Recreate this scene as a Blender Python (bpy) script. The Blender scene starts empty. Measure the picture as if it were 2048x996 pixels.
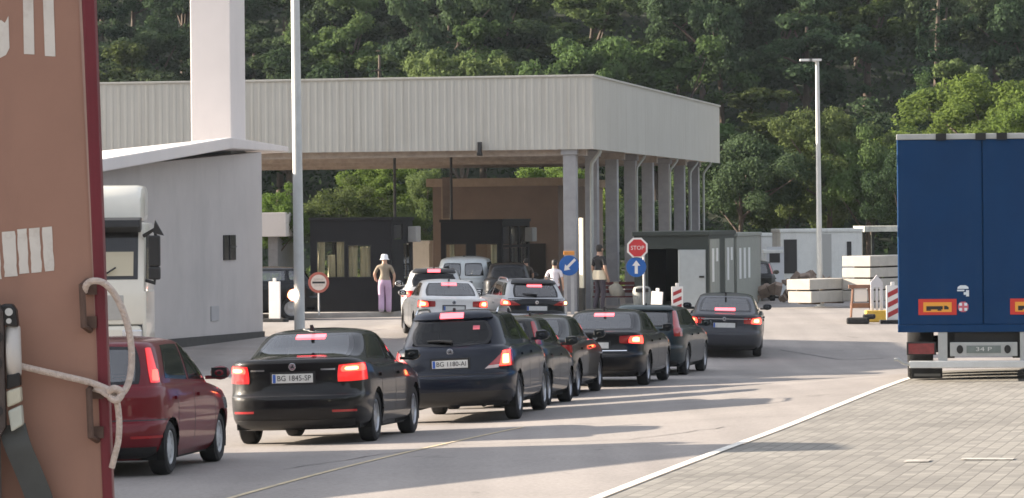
import bpy, bmesh, math, random
import numpy as np
from mathutils import Vector, Matrix
R = math.radians
SC = bpy.context.scene
COL = SC.collection

# ---------------------------------------------------------------- camera
F = 7000.0            # focal length in photograph pixels (2048 wide)
CX, CY = 1024.0, 437.0
ROLL = R(0.5)
ZC = 3.05
cam_d = bpy.data.cameras.new('camera')
cam = bpy.data.objects.new('camera', cam_d)
COL.objects.link(cam)
SC.camera = cam
cam_d.sensor_width = 36.0
cam_d.lens = 36.0 * F / 2048.0
cam_d.shift_y = -(498.0 - CY) / 2048.0
cam_d.clip_start = 0.5
cam_d.clip_end = 3000
cam.matrix_world = Matrix.Translation((0, 0, ZC)) @ Matrix.Rotation(R(90), 4, 'X') @ Matrix.Rotation(-ROLL, 4, 'Z')

# ---------------------------------------------------------------- sky, sun, exposure
SUN_EL, SUN_AHEAD = 18.0, 11.0     # sun low on the left, a little beyond the scene
w = bpy.data.worlds.new('World')
SC.world = w
w.use_nodes = True
nt = w.node_tree
bg = nt.nodes['Background']
sky = nt.nodes.new('ShaderNodeTexSky')
sky.sky_type = 'NISHITA'
sky.sun_disc = False
sky.sun_elevation = R(SUN_EL)
sky.sun_rotation = R(-90 + SUN_AHEAD)
sky.air_density = 1.0
sky.dust_density = 2.0
hs = nt.nodes.new('ShaderNodeHueSaturation')
hs.inputs['Saturation'].default_value = 0.5
nt.links.new(sky.outputs[0], hs.inputs['Color'])
hazy = nt.nodes.new('ShaderNodeMix'); hazy.data_type = 'RGBA'     # thin high haze brightens the upper sky
hazy.inputs[0].default_value = 0.45
hazy.inputs[7].default_value = (3.4, 3.5, 3.95, 1)
nt.links.new(hs.outputs[0], hazy.inputs[6])
nt.links.new(hazy.outputs[2], bg.inputs[0])
bg.inputs[1].default_value = 0.10
sun_d = bpy.data.lights.new('sun', 'SUN')
sun_d.energy = 5.0
sun_d.angle = R(0.5)
sun_d.color = (1.0, 0.86, 0.70)
sun = bpy.data.objects.new('sun', sun_d)
COL.objects.link(sun)
sd = Vector((-math.cos(R(SUN_AHEAD)) * math.cos(R(SUN_EL)), math.sin(R(SUN_AHEAD)) * math.cos(R(SUN_EL)), math.sin(R(SUN_EL))))
sun.rotation_euler = sd.to_track_quat('Z', 'Y').to_euler()
SC.view_settings.view_transform = 'Standard'
SC.view_settings.look = 'None'
SC.view_settings.exposure = 1.8
SC.view_settings.gamma = 1.0
SC.view_settings.use_curve_mapping = False
SC.cycles.filter_width = 1.6
SC.cycles.max_bounces = 8
SC.cycles.volume_bounces = 0
SC.cycles.transparent_max_bounces = 16

# ---------------------------------------------------------------- pixels <-> world
def uv(x, y):
    dx, dy = x - CX, y - CY
    c, s = math.cos(ROLL), math.sin(ROLL)
    return dx * c - dy * s, dx * s + dy * c
def P(x, y, d):
    u, v = uv(x, y)
    return Vector((u * d / F, d, ZC - v * d / F))

# the ground: a gently dished yard, thin-plate spline through levelled points (X, Y, z)
GP = [(-3.6, 36.8, 2.70), (-1.8, 43.8, 2.80), (0.04, 50, 2.92), (0.9, 59, 3.10), (1.5, 64, 3.19), (2.4, 66.7, 3.2),
      (3.8, 74, 3.33), (5.8, 82, 3.40), (6.2, 55, 2.605), (7.2, 59.5, 2.66), (10, 53, 2.57), (6.5, 40, 2.58), (4.1, 46.6, 2.622), (4.83, 49.65, 2.612), (5.45, 52.2, 2.605), (2.4, 39.4, 2.625), (1.5, 33, 2.62), (-4, 107, 3.02), (2.6, 113, 3.02),
      (-2, 116, 3.05), (10.4, 97, 3.0), (9.5, 110, 2.88), (13, 113, 2.95), (-1.4, 88, 2.98), (.7, 90, 3.02), (-8, 80, 2.92), (-6.5, 77, 2.95), (-10, 60, 2.9), (-14, 100, 2.95), (8, 130, 3.1),
      (-4, 150, 3.0), (25, 110, 3.1), (-30, 110, 2.95), (-30, 40, 2.9), (30, 40, 2.7), (0, 10, 2.75), (-30, 10, 2.9), (30, 10, 2.8),
      (30, 150, 3.0), (-30, 150, 2.95), (0, -20, 2.8)]
_gp = np.array([(a, b, ZC - c) for a, b, c in GP])
def _k(r2):
    return np.where(r2 > 1e-9, 0.5 * r2 * np.log(np.maximum(r2, 1e-9)), 0.0)
def _fit():
    n = len(_gp)
    d2 = ((_gp[:, None, :2] - _gp[None, :, :2]) ** 2).sum(-1)
    A = np.zeros((n + 3, n + 3))
    A[:n, :n] = _k(d2) + np.eye(n) * 3.0
    A[:n, n] = 1; A[:n, n + 1:] = _gp[:, :2]
    A[n, :n] = 1; A[n + 1:, :n] = _gp[:, :2].T
    return np.linalg.solve(A, np.concatenate([_gp[:, 2], np.zeros(3)]))
_tps = _fit()
def ground_np(X, Y):
    X = np.asarray(X, float); Y = np.asarray(Y, float)
    Xc = np.clip(X, -40, 40); Yc = np.clip(Y, -30, 160)
    d2 = (Xc[..., None] - _gp[:, 0]) ** 2 + (Yc[..., None] - _gp[:, 1]) ** 2
    n = len(_gp)
    return _k(d2) @ _tps[:n] + _tps[n] + Xc * _tps[n + 1] + Yc * _tps[n + 2]
def ground(X, Y):
    return float(ground_np(X, Y))
def gpt(x, y):
    """point of the ground seen at a photograph pixel"""
    lo = None
    for d in np.arange(15, 200, 0.25):
        p = P(x, y, d)
        if p.z <= ground(p.x, p.y):
            a, b = d - 0.25, d
            for _ in range(20):
                m = (a + b) / 2
                q = P(x, y, m)
                if q.z <= ground(q.x, q.y): b = m
                else: a = m
            q = P(x, y, b)
            return Vector((q.x, q.y, ground(q.x, q.y)))
    return P(x, y, 200)
def on_ground(x, d):
    """ground point in the column of pixel x at depth d"""
    X = 0.0
    y = 600.0
    for _ in range(6):
        u, v = uv(x, y)
        X = u * d / F
        z = ground(X, d)
        v = (ZC - z) * F / d
        y = CY + (v - (x - CX) * math.sin(ROLL)) / math.cos(ROLL)
    return Vector((X, d, ground(X, d)))

# ---------------------------------------------------------------- materials
MATS = {}
def mat(name, col, rough=0.6, metal=0.0, noise=0.0, nscale=4.0, bump=0.0, bscale=40.0, coat=0.0, emit=None, es=0.0, spec=0.5, dirt=None):
    if name in MATS: return MATS[name]
    m = bpy.data.materials.new(name)
    m.use_nodes = True
    t = m.node_tree
    b = t.nodes['Principled BSDF']
    b.inputs['Base Color'].default_value = (*col, 1)
    b.inputs['Roughness'].default_value = rough
    b.inputs['Metallic'].default_value = metal
    b.inputs['Specular IOR Level'].default_value = spec
    if coat:
        b.inputs['Coat Weight'].default_value = coat
        b.inputs['Coat IOR'].default_value = 1.45
        b.inputs['Coat Roughness'].default_value = 0.04
    if emit:
        b.inputs['Emission Color'].default_value = (*emit, 1)
        b.inputs['Emission Strength'].default_value = es
    if noise or bump or dirt:
        tc = t.nodes.new('ShaderNodeTexCoord')
    if noise:
        n = t.nodes.new('ShaderNodeTexNoise')
        n.inputs['Scale'].default_value = nscale
        n.inputs['Detail'].default_value = 8
        n.inputs['Roughness'].default_value = 0.65
        t.links.new(tc.outputs['Object'], n.inputs['Vector'])
        rp = t.nodes.new('ShaderNodeMapRange')
        rp.inputs[1].default_value = 0.3; rp.inputs[2].default_value = 0.7
        rp.inputs[3].default_value = 1 - noise; rp.inputs[4].default_value = 1 + noise
        t.links.new(n.outputs[0], rp.inputs[0])
        mx = t.nodes.new('ShaderNodeMix'); mx.data_type = 'RGBA'; mx.blend_type = 'MULTIPLY'
        mx.inputs[0].default_value = 1
        mx.inputs[6].default_value = (*col, 1)
        t.links.new(rp.outputs[0], mx.inputs[7])
        out = mx.outputs[2]
        if dirt:
            n2 = t.nodes.new('ShaderNodeTexNoise'); n2.inputs['Scale'].default_value = dirt[1]; n2.inputs['Detail'].default_value = 10
            n2.inputs['Roughness'].default_value = 0.7
            mp = t.nodes.new('ShaderNodeMapping'); mp.inputs['Scale'].default_value = dirt[3] if len(dirt) > 3 else (1, 1, 1)
            t.links.new(tc.outputs['Object'], mp.inputs[0]); t.links.new(mp.outputs[0], n2.inputs['Vector'])
            r2 = t.nodes.new('ShaderNodeMapRange'); r2.inputs[1].default_value = 0.5; r2.inputs[2].default_value = 0.75
            r2.inputs[3].default_value = 0; r2.inputs[4].default_value = dirt[2]
            t.links.new(n2.outputs[0], r2.inputs[0])
            m2 = t.nodes.new('ShaderNodeMix'); m2.data_type = 'RGBA'
            t.links.new(r2.outputs[0], m2.inputs[0]); t.links.new(out, m2.inputs[6]); m2.inputs[7].default_value = (*dirt[0], 1)
            out = m2.outputs[2]
        t.links.new(out, b.inputs['Base Color'])
    if bump:
        n3 = t.nodes.new('ShaderNodeTexNoise'); n3.inputs['Scale'].default_value = bscale; n3.inputs['Detail'].default_value = 6
        t.links.new(tc.outputs['Object'], n3.inputs['Vector'])
        bp = t.nodes.new('ShaderNodeBump'); bp.inputs['Strength'].default_value = bump; bp.inputs['Distance'].default_value = 0.02
        t.links.new(n3.outputs[0], bp.inputs['Height']); t.links.new(bp.outputs[0], b.inputs['Normal'])
    MATS[name] = m
    return m
def glass_mat(name, tint, ior=1.6, rough=0.02):
    if name in MATS: return MATS[name]
    m = bpy.data.materials.new(name); m.use_nodes = True
    t = m.node_tree; t.nodes.clear()
    o = t.nodes.new('ShaderNodeOutputMaterial')
    tr = t.nodes.new('ShaderNodeBsdfTransparent'); tr.inputs[0].default_value = (*tint, 1)
    gl = t.nodes.new('ShaderNodeBsdfGlossy'); gl.inputs['Roughness'].default_value = rough
    fr = t.nodes.new('ShaderNodeFresnel'); fr.inputs[0].default_value = ior
    mx = t.nodes.new('ShaderNodeMixShader')
    t.links.new(fr.outputs[0], mx.inputs[0]); t.links.new(tr.outputs[0], mx.inputs[1]); t.links.new(gl.outputs[0], mx.inputs[2])
    t.links.new(mx.outputs[0], o.inputs[0])
    MATS[name] = m
    return m

# ---------------------------------------------------------------- mesh helpers
class MB:
    def __init__(s): s.v = []; s.f = []; s.m = []; s.cur = 0
    def add(s, vs, fs):
        n = len(s.v); s.v += [tuple(p) for p in vs]
        for f in fs: s.f.append(tuple(i + n for i in f)); s.m.append(s.cur)
        return s
    def box(s, c, d, rz=0.0, M=None):
        vs = []
        for k in range(8):
            p = Vector(((k & 1) - .5, ((k >> 1) & 1) - .5, ((k >> 2) & 1) - .5))
            p = Vector((p.x * d[0], p.y * d[1], p.z * d[2]))
            if rz: p.rotate(Matrix.Rotation(rz, 3, 'Z'))
            if M is not None: p = M @ p
            vs.append(p + Vector(c))
        return s.add(vs, [(0, 2, 3, 1), (4, 5, 7, 6), (0, 1, 5, 4), (2, 6, 7, 3), (0, 4, 6, 2), (1, 3, 7, 5)])
    def bb(s, x0, x1, y0, y1, z0, z1):
        return s.box(((x0 + x1) / 2, (y0 + y1) / 2, (z0 + z1) / 2), (x1 - x0, y1 - y0, z1 - z0))
    def cyl(s, p0, p1, r0, r1=None, n=12, cap=True):
        return s.tube([p0, p1], [r0, r0 if r1 is None else r1], n, cap)
    def tube(s, pts, r, n=8, cap=True):
        pts = [Vector(p) for p in pts]
        rs = r if isinstance(r, (list, tuple)) else [r] * len(pts)
        base = len(s.v)
        up = None
        for i, p in enumerate(pts):
            t = (pts[min(i + 1, len(pts) - 1)] - pts[max(i - 1, 0)]).normalized()
            if up is None:
                up = Vector((0, 0, 1)) if abs(t.z) < .9 else Vector((1, 0, 0))
            a = t.cross(up).normalized(); b = a.cross(t).normalized(); up = b
            for k in range(n):
                an = 2 * math.pi * k / n
                s.v.append(tuple(p + (a * math.cos(an) + b * math.sin(an)) * rs[i]))
        for i in range(len(pts) - 1):
            for k in range(n):
                k2 = (k + 1) % n
                s.f.append((base + i * n + k, base + i * n + k2, base + (i + 1) * n + k2, base + (i + 1) * n + k)); s.m.append(s.cur)
        if cap:
            s.f.append(tuple(base + k for k in reversed(range(n)))); s.m.append(s.cur)
            e = base + (len(pts) - 1) * n
            s.f.append(tuple(e + k for k in range(n))); s.m.append(s.cur)
        return s
    def lathe(s, prof, c, axis='X', n=28):
        """prof: (along axis, radius)"""
        base = len(s.v)
        for (h, r) in prof:
            for k in range(n):
                a = 2 * math.pi * k / n
                q = (h, r * math.cos(a), r * math.sin(a))
                if axis == 'Z': q = (q[1], q[2], q[0])
                elif axis == 'Y': q = (q[2], q[0], q[1])
                s.v.append((c[0] + q[0], c[1] + q[1], c[2] + q[2]))
        for i in range(len(prof) - 1):
            for k in range(n):
                k2 = (k + 1) % n
                s.f.append((base + i * n + k, base + (i + 1) * n + k, base + (i + 1) * n + k2, base + i * n + k2)); s.m.append(s.cur)
        return s
    def prism(s, poly, y0, y1, plane='XZ'):
        """polygon extruded along the missing axis"""
        n = len(poly)
        def q(a, b, c): return (a, c, b) if plane == 'XZ' else ((c, a, b) if plane == 'YZ' else (a, b, c))
        vs = [q(a, b, y0) for a, b in poly] + [q(a, b, y1) for a, b in poly]
        fs = [tuple(range(n)), tuple(reversed(range(n, 2 * n)))]
        for i in range(n):
            j = (i + 1) % n
            fs.append((i, n + i, n + j, j))
        return s.add(vs, fs)
    def disc(s, c, r, y, t, n=28, squash=1.0):
        return s.prism([(c[0] + r * math.cos(2 * math.pi * k / n), c[1] + squash * r * math.sin(2 * math.pi * k / n)) for k in range(n)], y, y + t)
def mesh_of(name, mb, mats, smooth=None, bevel=0.0):
    me = bpy.data.meshes.new(name)
    me.from_pydata(mb.v, [], mb.f)
    if not isinstance(mats, (list, tuple)): mats = [mats]
    for m in mats: me.materials.append(m)
    if len(mats) > 1: me.polygons.foreach_set('material_index', mb.m)
    bm = bmesh.new(); bm.from_mesh(me)
    bmesh.ops.recalc_face_normals(bm, faces=bm.faces)
    if bevel:
        ed = [e for e in bm.edges if len(e.link_faces) == 2 and e.calc_face_angle(0) > 0.6]
        bmesh.ops.bevel(bm, geom=ed, offset=bevel, segments=2, affect='EDGES', clamp_overlap=True, profile=.6)
    bm.to_mesh(me); bm.free()
    if smooth is not None:
        me.shade_smooth()
        me.set_sharp_from_angle(angle=R(smooth))
    me.update()
    return me
def link(name, me, parent=None, loc=None):
    o = bpy.data.objects.new(name, me)
    COL.objects.link(o)
    if parent is not None: o.parent = parent
    if loc is not None: o.location = loc
    return o
def part(name, mb, mats, parent=None, smooth=None, bevel=0.0, label=None):
    o = link(name, mesh_of(name, mb, mats, smooth, bevel), parent)
    if label: o['label'] = label
    return o
def tag(o, label, cat, group=None, kind=None):
    o['label'] = label; o['category'] = cat
    if group: o['group'] = group
    if kind: o['kind'] = kind
    return o
def thing(name, label, cat, loc=(0, 0, 0), th=0.0, group=None):
    o = bpy.data.objects.new(name, None)
    COL.objects.link(o)
    o.empty_display_size = .3
    o.location = loc
    o.rotation_euler = (0, 0, -th)
    return tag(o, label, cat, group)
def kids(o): return [c for c in bpy.data.objects if c.parent == o]
def copy_tree(o, parent=None):
    c = o.copy(); COL.objects.link(c)
    if parent is not None: c.parent = parent
    for k in list(o.children): copy_tree(k, c)
    return c
def text_mesh(txt, size, depth=0.001, align='CENTER', cond=None):
    cu = bpy.data.curves.new('lettering', 'FONT')
    cu.body = txt; cu.size = size; cu.extrude = depth; cu.align_x = align; cu.align_y = 'CENTER'
    cu.resolution_u = 3
    o = bpy.data.objects.new('lettering', cu); COL.objects.link(o)
    bpy.context.view_layer.update()
    me = bpy.data.meshes.new_from_object(o.evaluated_get(bpy.context.evaluated_depsgraph_get()))
    bpy.data.objects.remove(o); bpy.data.curves.remove(cu)
    return me
def lettering(txt, size, m, parent, loc, w=None, name='lettering'):
    """letters standing upright, facing -Y of the parent"""
    me = text_mesh(txt, size)
    me.materials.clear(); me.materials.append(m)
    o = link(name, me, parent, loc)
    o.rotation_euler = (R(90), 0, 0)
    if w:
        xs = [v.co.x for v in me.vertices]
        k = w / max(1e-6, max(xs) - min(xs))
        for v in me.vertices: v.co.x *= k
    return o
# ================================================================ cars
def sstep(x, a, b):
    t = np.clip((x - a) / (b - a), 0, 1)
    return t * t * (3 - 2 * t)
def catmull(rows, sub):
    rows = np.array(rows, float)
    P0 = np.vstack([rows[0], rows, rows[-1]])
    out = []
    for i in range(len(rows) - 1):
        p0, p1, p2, p3 = P0[i], P0[i + 1], P0[i + 2], P0[i + 3]
        for k in range(sub):
            t = k / sub
            c = 0.5 * ((2 * p1) + (p2 - p0) * t + (2 * p0 - 5 * p1 + 4 * p2 - p3) * t * t + (3 * p1 - p0 - 3 * p2 + p3) * t ** 3)
            l = p1 + (p2 - p1) * t
            out.append(0.55 * c + 0.45 * l)
    out.append(rows[-1])
    return np.array(out)
class Shell:
    """car skin: horizontal slices (z, tail y, nose inset, half width, corner exponents) stacked from sill to roof"""
    def __init__(s, L, rows, belt, K=150, sub=4):
        s.L = L
        rr = catmull(rows, sub)
        s.R = len(rr); s.K = K
        zt, zm, zn, zg = belt          # tail, middle, nose height of the belt line, z of the greenhouse base
        G = np.zeros((s.R, K, 3)); A = np.zeros(s.R)
        th = np.concatenate([np.linspace(0, 1, 700)]) * math.pi
        H = rr[-1][0]
        for i, (z, yt, yn, w, a, b) in enumerate(rr):
            y0, y1 = yt, L - yn
            ym, hl = (y0 + y1) / 2, (y1 - y0) / 2
            x = w * np.abs(np.sin(th)) ** (2 / a)
            y = ym - hl * np.sign(np.cos(th)) * np.abs(np.cos(th)) ** (2 / b)
            d = np.concatenate([[0], np.cumsum(np.hypot(np.diff(x), np.diff(y)))])
            A[i] = d[-1]
            t = np.linspace(0, 1, K) * d[-1]
            X = np.interp(t, d, x); Y = np.interp(t, d, y)
            zb = zt + (zm - zt) * sstep(Y, 0.15, 1.3) + (zn - zm) * sstep(Y, L - 1.75, L - 0.1)
            if z <= zg:
                f = max(0.0, (z - 0.5) / (zm - 0.5))
                Z = np.where(f > 0, np.minimum(z, 0.5) + f * (zb - 0.5), z)
            else:
                f = (z - zg) / (H - zg)
                Z = z + (zb - zm) * (1 - f) ** 2
            G[i, :, 0], G[i, :, 1], G[i, :, 2] = X, Y, Z
        s.G, s.A = G, A
        dt = np.gradient(G, axis=1); dr = np.gradient(G, axis=0)
        n = np.cross(dt, dr)
        s.N = n / np.maximum(np.linalg.norm(n, axis=-1, keepdims=True), 1e-9)
    def solve(s, c, z, mode):
        c = np.asarray(c, float).ravel(); z = np.asarray(z, float).ravel()
        n = len(c); ar = np.arange(n)
        k = np.full(n, s.K * (0.5 if mode == 'y' else (0.9 if mode == 'n' else 0.07)))
        r = np.zeros(n)
        for _ in range(8):
            k0 = np.clip(k.astype(int), 0, s.K - 2); f = k - k0
            Zc = s.G[:, k0, 2] * (1 - f) + s.G[:, k0 + 1, 2] * f          # R x n
            Zc = np.maximum.accumulate(Zc, axis=0)
            i = np.clip((Zc < z).sum(0) - 1, 0, s.R - 2)
            za, zb = Zc[i, ar], Zc[i + 1, ar]
            g = np.clip((z - za) / np.maximum(zb - za, 1e-6), 0, 1)
            r = i + g
            if mode == 'a':
                k = np.clip(c / (s.A[i] * (1 - g) + s.A[i + 1] * g), 0, 1) * (s.K - 1.001)
            else:
                row = s.G[i] * (1 - g)[:, None, None] + s.G[i + 1] * g[:, None, None]
                if mode == 'y':
                    v = row[:, :, 1]
                    j = np.clip((v < c[:, None]).sum(1) - 1, 0, s.K - 2)
                elif mode == 'x':
                    v = row[:, :, 0]
                    h = np.maximum.accumulate(v[:, :s.K // 2], axis=1)
                    j = np.clip((h < c[:, None]).sum(1) - 1, 0, s.K // 2 - 2)
                else:
                    v = row[:, ::-1, 0]
                    h = np.maximum.accumulate(v[:, :s.K // 2], axis=1)
                    j = np.clip((h < c[:, None]).sum(1) - 1, 0, s.K // 2 - 2)
                va, vb = v[ar, j], v[ar, j + 1]
                q = j + np.clip((c - va) / np.where(abs(vb - va) < 1e-6, 1e-6, vb - va), 0, 1)
                k = q if mode != 'n' else (s.K - 1 - q)
            k = np.clip(k, 0, s.K - 1.001)
        i = np.clip(r.astype(int), 0, s.R - 2); g = (r - i)[:, None]
        j = np.clip(k.astype(int), 0, s.K - 2); f = (k - j)[:, None]
        def bl(T): return (T[i, j] * (1 - f) + T[i, j + 1] * f) * (1 - g) + (T[i + 1, j] * (1 - f) + T[i + 1, j + 1] * f) * g
        p, nn = bl(s.G), bl(s.N)
        return p, nn / np.maximum(np.linalg.norm(nn, axis=-1, keepdims=True), 1e-9)
    def patch(s, mb, quad, mode, nu=12, nv=8, off=0.004, side=1, rnd=0.0, rim=None, rim_m=1, skirt=0.015):
        """a panel lying on the skin; quad = four (c, z) corners: low-start, low-end, high-end, high-start.
        rim: width fraction of an outer ring given the second material"""
        us = np.linspace(0, 1, nu + 1); vs = np.linspace(0, 1, nv + 1)
        if rim:
            us = np.unique(np.concatenate([[0, rim[0]], np.linspace(rim[0], 1 - rim[0], nu - 1), [1]]))
            vs = np.unique(np.concatenate([[0, rim[1]], np.linspace(rim[1], 1 - rim[1], nv - 1), [1]]))
        U, V = np.meshgrid(us, vs)
        U2, V2 = U * 2 - 1, V * 2 - 1
        if rnd:
            U2, V2 = U2 * np.sqrt(1 - rnd * V2 ** 2), V2 * np.sqrt(1 - rnd * U2 ** 2)
        U2, V2 = (U2 + 1) / 2, (V2 + 1) / 2
        q = np.array(quad, float)
        C = ((1 - U2) * (1 - V2))[..., None] * q[0] + (U2 * (1 - V2))[..., None] * q[1] + (U2 * V2)[..., None] * q[2] + ((1 - U2) * V2)[..., None] * q[3]
        c = C[..., 0].ravel(); z = C[..., 1].ravel()
        neg = c < 0
        p, n = s.solve(np.abs(c) if mode in 'xna' else c, z, mode)
        if mode in 'xna':
            p[neg, 0] *= -1; n[neg, 0] *= -1
        p2 = p + n * off
        pin = p - n * skirt
        if side < 0:
            p2[:, 0] *= -1; pin[:, 0] *= -1
        nu, nv = len(us) - 1, len(vs) - 1
        fs = []; mi = []
        for j in range(nv):
            for i in range(nu):
                a = j * (nu + 1) + i
                fs.append((a, a + 1, a + nu + 2, a + nu + 1))
                mi.append(rim_m if rim and (i in (0, nu - 1) or j in (0, nv - 1)) else 0)
        ring = list(range(nu + 1)) + [j * (nu + 1) + nu for j in range(1, nv + 1)] + [nv * (nu + 1) + i for i in range(nu - 1, -1, -1)] + [j * (nu + 1) for j in range(nv - 1, 0, -1)]
        vs_ = [tuple(x) for x in p2]
        nb = len(vs_)
        vs_ += [tuple(pin[i]) for i in ring]
        for k in range(len(ring)):
            k2 = (k + 1) % len(ring)
            fs.append((ring[k], ring[k2], nb + k2, nb + k)); mi.append(rim_m if rim else 0)
        base = len(mb.v)
        mb.v += vs_
        for f, m in zip(fs, mi):
            mb.f.append(tuple(x + base for x in f)); mb.m.append(mb.cur + m)
        return p2.mean(0)
    def body(s, holes, wheels, wr):
        """holes: (mode, quad) panels left open; wheels: y of the axles; returns MB of the skin"""
        G = s.G.copy(); R_, K = s.R, s.K
        ctr = (G[:-1, :-1] + G[1:, :-1] + G[1:, 1:] + G[:-1, 1:]) / 4
        keep = np.ones(ctr.shape[:2], bool)
        X, Y, Z = ctr[..., 0], ctr[..., 1], ctr[..., 2]
        kk = np.broadcast_to(np.arange(K - 1)[None, :], X.shape)
        for mode, quad in holes:
            q = np.array(quad, float); cen = q.mean(0)
            q = cen + (q - cen) * 0.93
            c = {'y': Y, 'x': X, 'n': X}[mode]
            ins = np.ones_like(X, bool)
            area = 0
            for e in range(4):
                a, b = q[e], q[(e + 1) % 4]
                area += a[0] * b[1] - a[1] * b[0]
            sg = 1 if area > 0 else -1
            for e in range(4):
                a, b = q[e], q[(e + 1) % 4]
                ins &= sg * ((b[0] - a[0]) * (Z - a[1]) - (b[1] - a[1]) * (c - a[0])) > 0
            if mode == 'y': ins &= (kk > K * .1) & (kk < K * .9)
            if mode == 'x': ins &= kk < K * .3
            if mode == 'n': ins &= kk > K * .7
            keep &= ~ins
        for yw in wheels:
            dd = np.hypot(Y - yw, Z - wr)
            keep &= ~((dd < wr * 1.13) & (kk > K * .08) & (kk < K * .92) & (Z < wr * 2.3))
            # pull the rim of the opening onto a circle
            D = np.hypot(G[..., 1] - yw, G[..., 2] - wr)
            near = (D > wr * 1.0) & (D < wr * 1.26) & (G[..., 0] > .5)
            sc = np.where(near, (wr * 1.13) / np.maximum(D, 1e-6), 1)
            blend = np.where(near, 1 - np.clip(np.abs(D - wr * 1.13) / (wr * .13), 0, 1), 0)
            sc = 1 + (sc - 1) * blend
            G[..., 1] = yw + (G[..., 1] - yw) * sc
            G[..., 2] = np.where(blend > 0, wr + (G[..., 2] - wr) * sc, G[..., 2])
        mb = MB()
        L = G.copy(); L[..., 0] *= -1
        n = R_ * K
        mb.v = [tuple(p) for p in G.reshape(-1, 3)] + [tuple(p) for p in L.reshape(-1, 3)]
        for i in range(R_ - 1):
            for k in range(K - 1):
                if not keep[i, k]: continue
                a, b, c, d = i * K + k, i * K + k + 1, (i + 1) * K + k + 1, (i + 1) * K + k
                mb.f.append((a, b, c, d)); mb.f.append((n + a, n + d, n + c, n + b))
        t = (R_ - 1) * K
        for k in range(K - 1):
            mb.f.append((t + k, t + k + 1, n + t + k + 1, n + t + k))
        mb.m = [0] * len(mb.f)
        return mb

def car_mats(nm, col, metal=.2):
    return mat('paint_' + nm, col, rough=.45, metal=metal, coat=.6, noise=.08, nscale=2.0, spec=.12)
M_TYRE = mat('tyre_rubber', (.018, .018, .019), rough=.85, noise=.25, nscale=9)
M_RIM = mat('alloy_rim', (.42, .43, .45), rough=.35, metal=.8, noise=.12, nscale=8)
M_CAP = mat('wheel_cover', (.42, .43, .44), rough=.5, noise=.2, nscale=8)
M_TRIM = mat('black_trim', (.012, .012, .013), rough=.45, noise=.2)
M_FRIT = mat('window_edge', (.008, .008, .009), rough=.12)
M_UNDER = mat('underbody', (.008, .008, .008), rough=.95, noise=.2)
M_SEAT = mat('seat_fabric', (.03, .03, .034), rough=.9, noise=.2, nscale=10)
M_CHROME = mat('chrome', (.75, .76, .78), rough=.15, metal=1)
M_MIRROR = mat('mirror_dark', (.05, .055, .06), rough=.08, metal=.6)
M_PLATE = mat('plate_white', (.62, .62, .60), rough=.4, noise=.08, nscale=20)
M_BLUE = mat('plate_blue', (.03, .10, .40), rough=.4)
M_INK = mat('ink', (.02, .02, .022), rough=.5)
M_RED = mat('lamp_red', (.33, .008, .010), rough=.12, coat=1, noise=.1, nscale=30)
M_REDDIM = mat('lamp_red_tail', (.5, .01, .012), rough=.12, coat=1, emit=(1, .03, .03), es=.22)
M_REDLIT = mat('lamp_red_lit', (.7, .02, .02), rough=.2, coat=1, emit=(1, .05, .03), es=1.4)
M_HOT = mat('lamp_core', (.9, .2, .1), rough=.2, emit=(1, .30, .08), es=3.5)
M_BRAKE3 = mat('lamp_third_brake', (.8, .05, .05), rough=.2, emit=(1, .09, .11), es=1.5)
M_AMBER = mat('lamp_amber_lit', (.9, .4, .05), rough=.2, emit=(1, .45, .12), es=4.0)
M_CLEAR = mat('lamp_clear', (.55, .45, .45), rough=.1, coat=1)
M_HEAD = mat('headlamp', (.6, .62, .65), rough=.08, metal=.5, coat=1)
G_CAR = glass_mat('car_glass', (.68, .73, .72), 2.6)
G_DARK = glass_mat('privacy_glass', (.07, .075, .08), 1.55)
_wheel_cache = {}
def wheel_meshes(r, w, style):
    key = (round(r, 3), style)
    if key in _wheel_cache: return _wheel_cache[key]
    rr = r * (.64 if style != 'cover' else .62)
    mb = MB()
    h = w / 2
    mb.lathe([(-h * .8, rr), (-h, rr + .02), (-h, r - .035), (-h * .8, r - .008), (-h * .4, r), (h * .4, r), (h * .8, r - .008), (h, r - .035), (h, rr + .02), (h * .8, rr), (h * .3, rr - .01), (-h * .8, rr)], (0, 0, 0))
    t = mesh_of('tyre', mb, M_TYRE, smooth=35)
    mb = MB()
    mb.lathe([(h * .3, rr + .002), (h * .86, rr + .004), (h * .9, rr - .012), (h * .7, rr - .025), (h * .15, rr - .03), (h * .1, .02)], (0, 0, 0), n=40)
    mb.lathe([(h * .1, .06), (h * .78, .062), (h * .84, .045), (h * .84, .0)], (0, 0, 0), n=16)
    mb.cur = 1
    mb.lathe([(h * .06, rr - .02), (h * .06, .0)], (0, 0, 0), n=20)
    mb.cur = 0
    ns = {'five': 5, 'seven': 7, 'cover': 9, 'ten': 10}[style]
    for k in range(ns):
        a = 2 * math.pi * k / ns
        ca, sa = math.cos(a), math.sin(a)
        wd0, wd1 = (.034, .024) if ns < 8 else (.026, .02)
        def pt(rad, wd, hh): return (hh, rad * ca - wd * sa, rad * sa + wd * ca)
        i0, i1 = .04, rr - .015
        vs = [pt(i0, -wd0, h * .8), pt(i0, wd0, h * .8), pt(i1, wd1, h * .72), pt(i1, -wd1, h * .72),
              pt(i0, -wd0, h * .3), pt(i0, wd0, h * .3), pt(i1, wd1, h * .3), pt(i1, -wd1, h * .3)]
        mb.add(vs, [(0, 1, 2, 3), (4, 7, 6, 5), (0, 3, 7, 4), (1, 5, 6, 2), (0, 4, 5, 1), (3, 2, 6, 7)])
    m = mesh_of('rim', mb, [M_CAP if style == 'cover' else M_RIM, M_UNDER], smooth=30)
    _wheel_cache[key] = (t, m)
    return t, m
SPEC = {}
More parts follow.
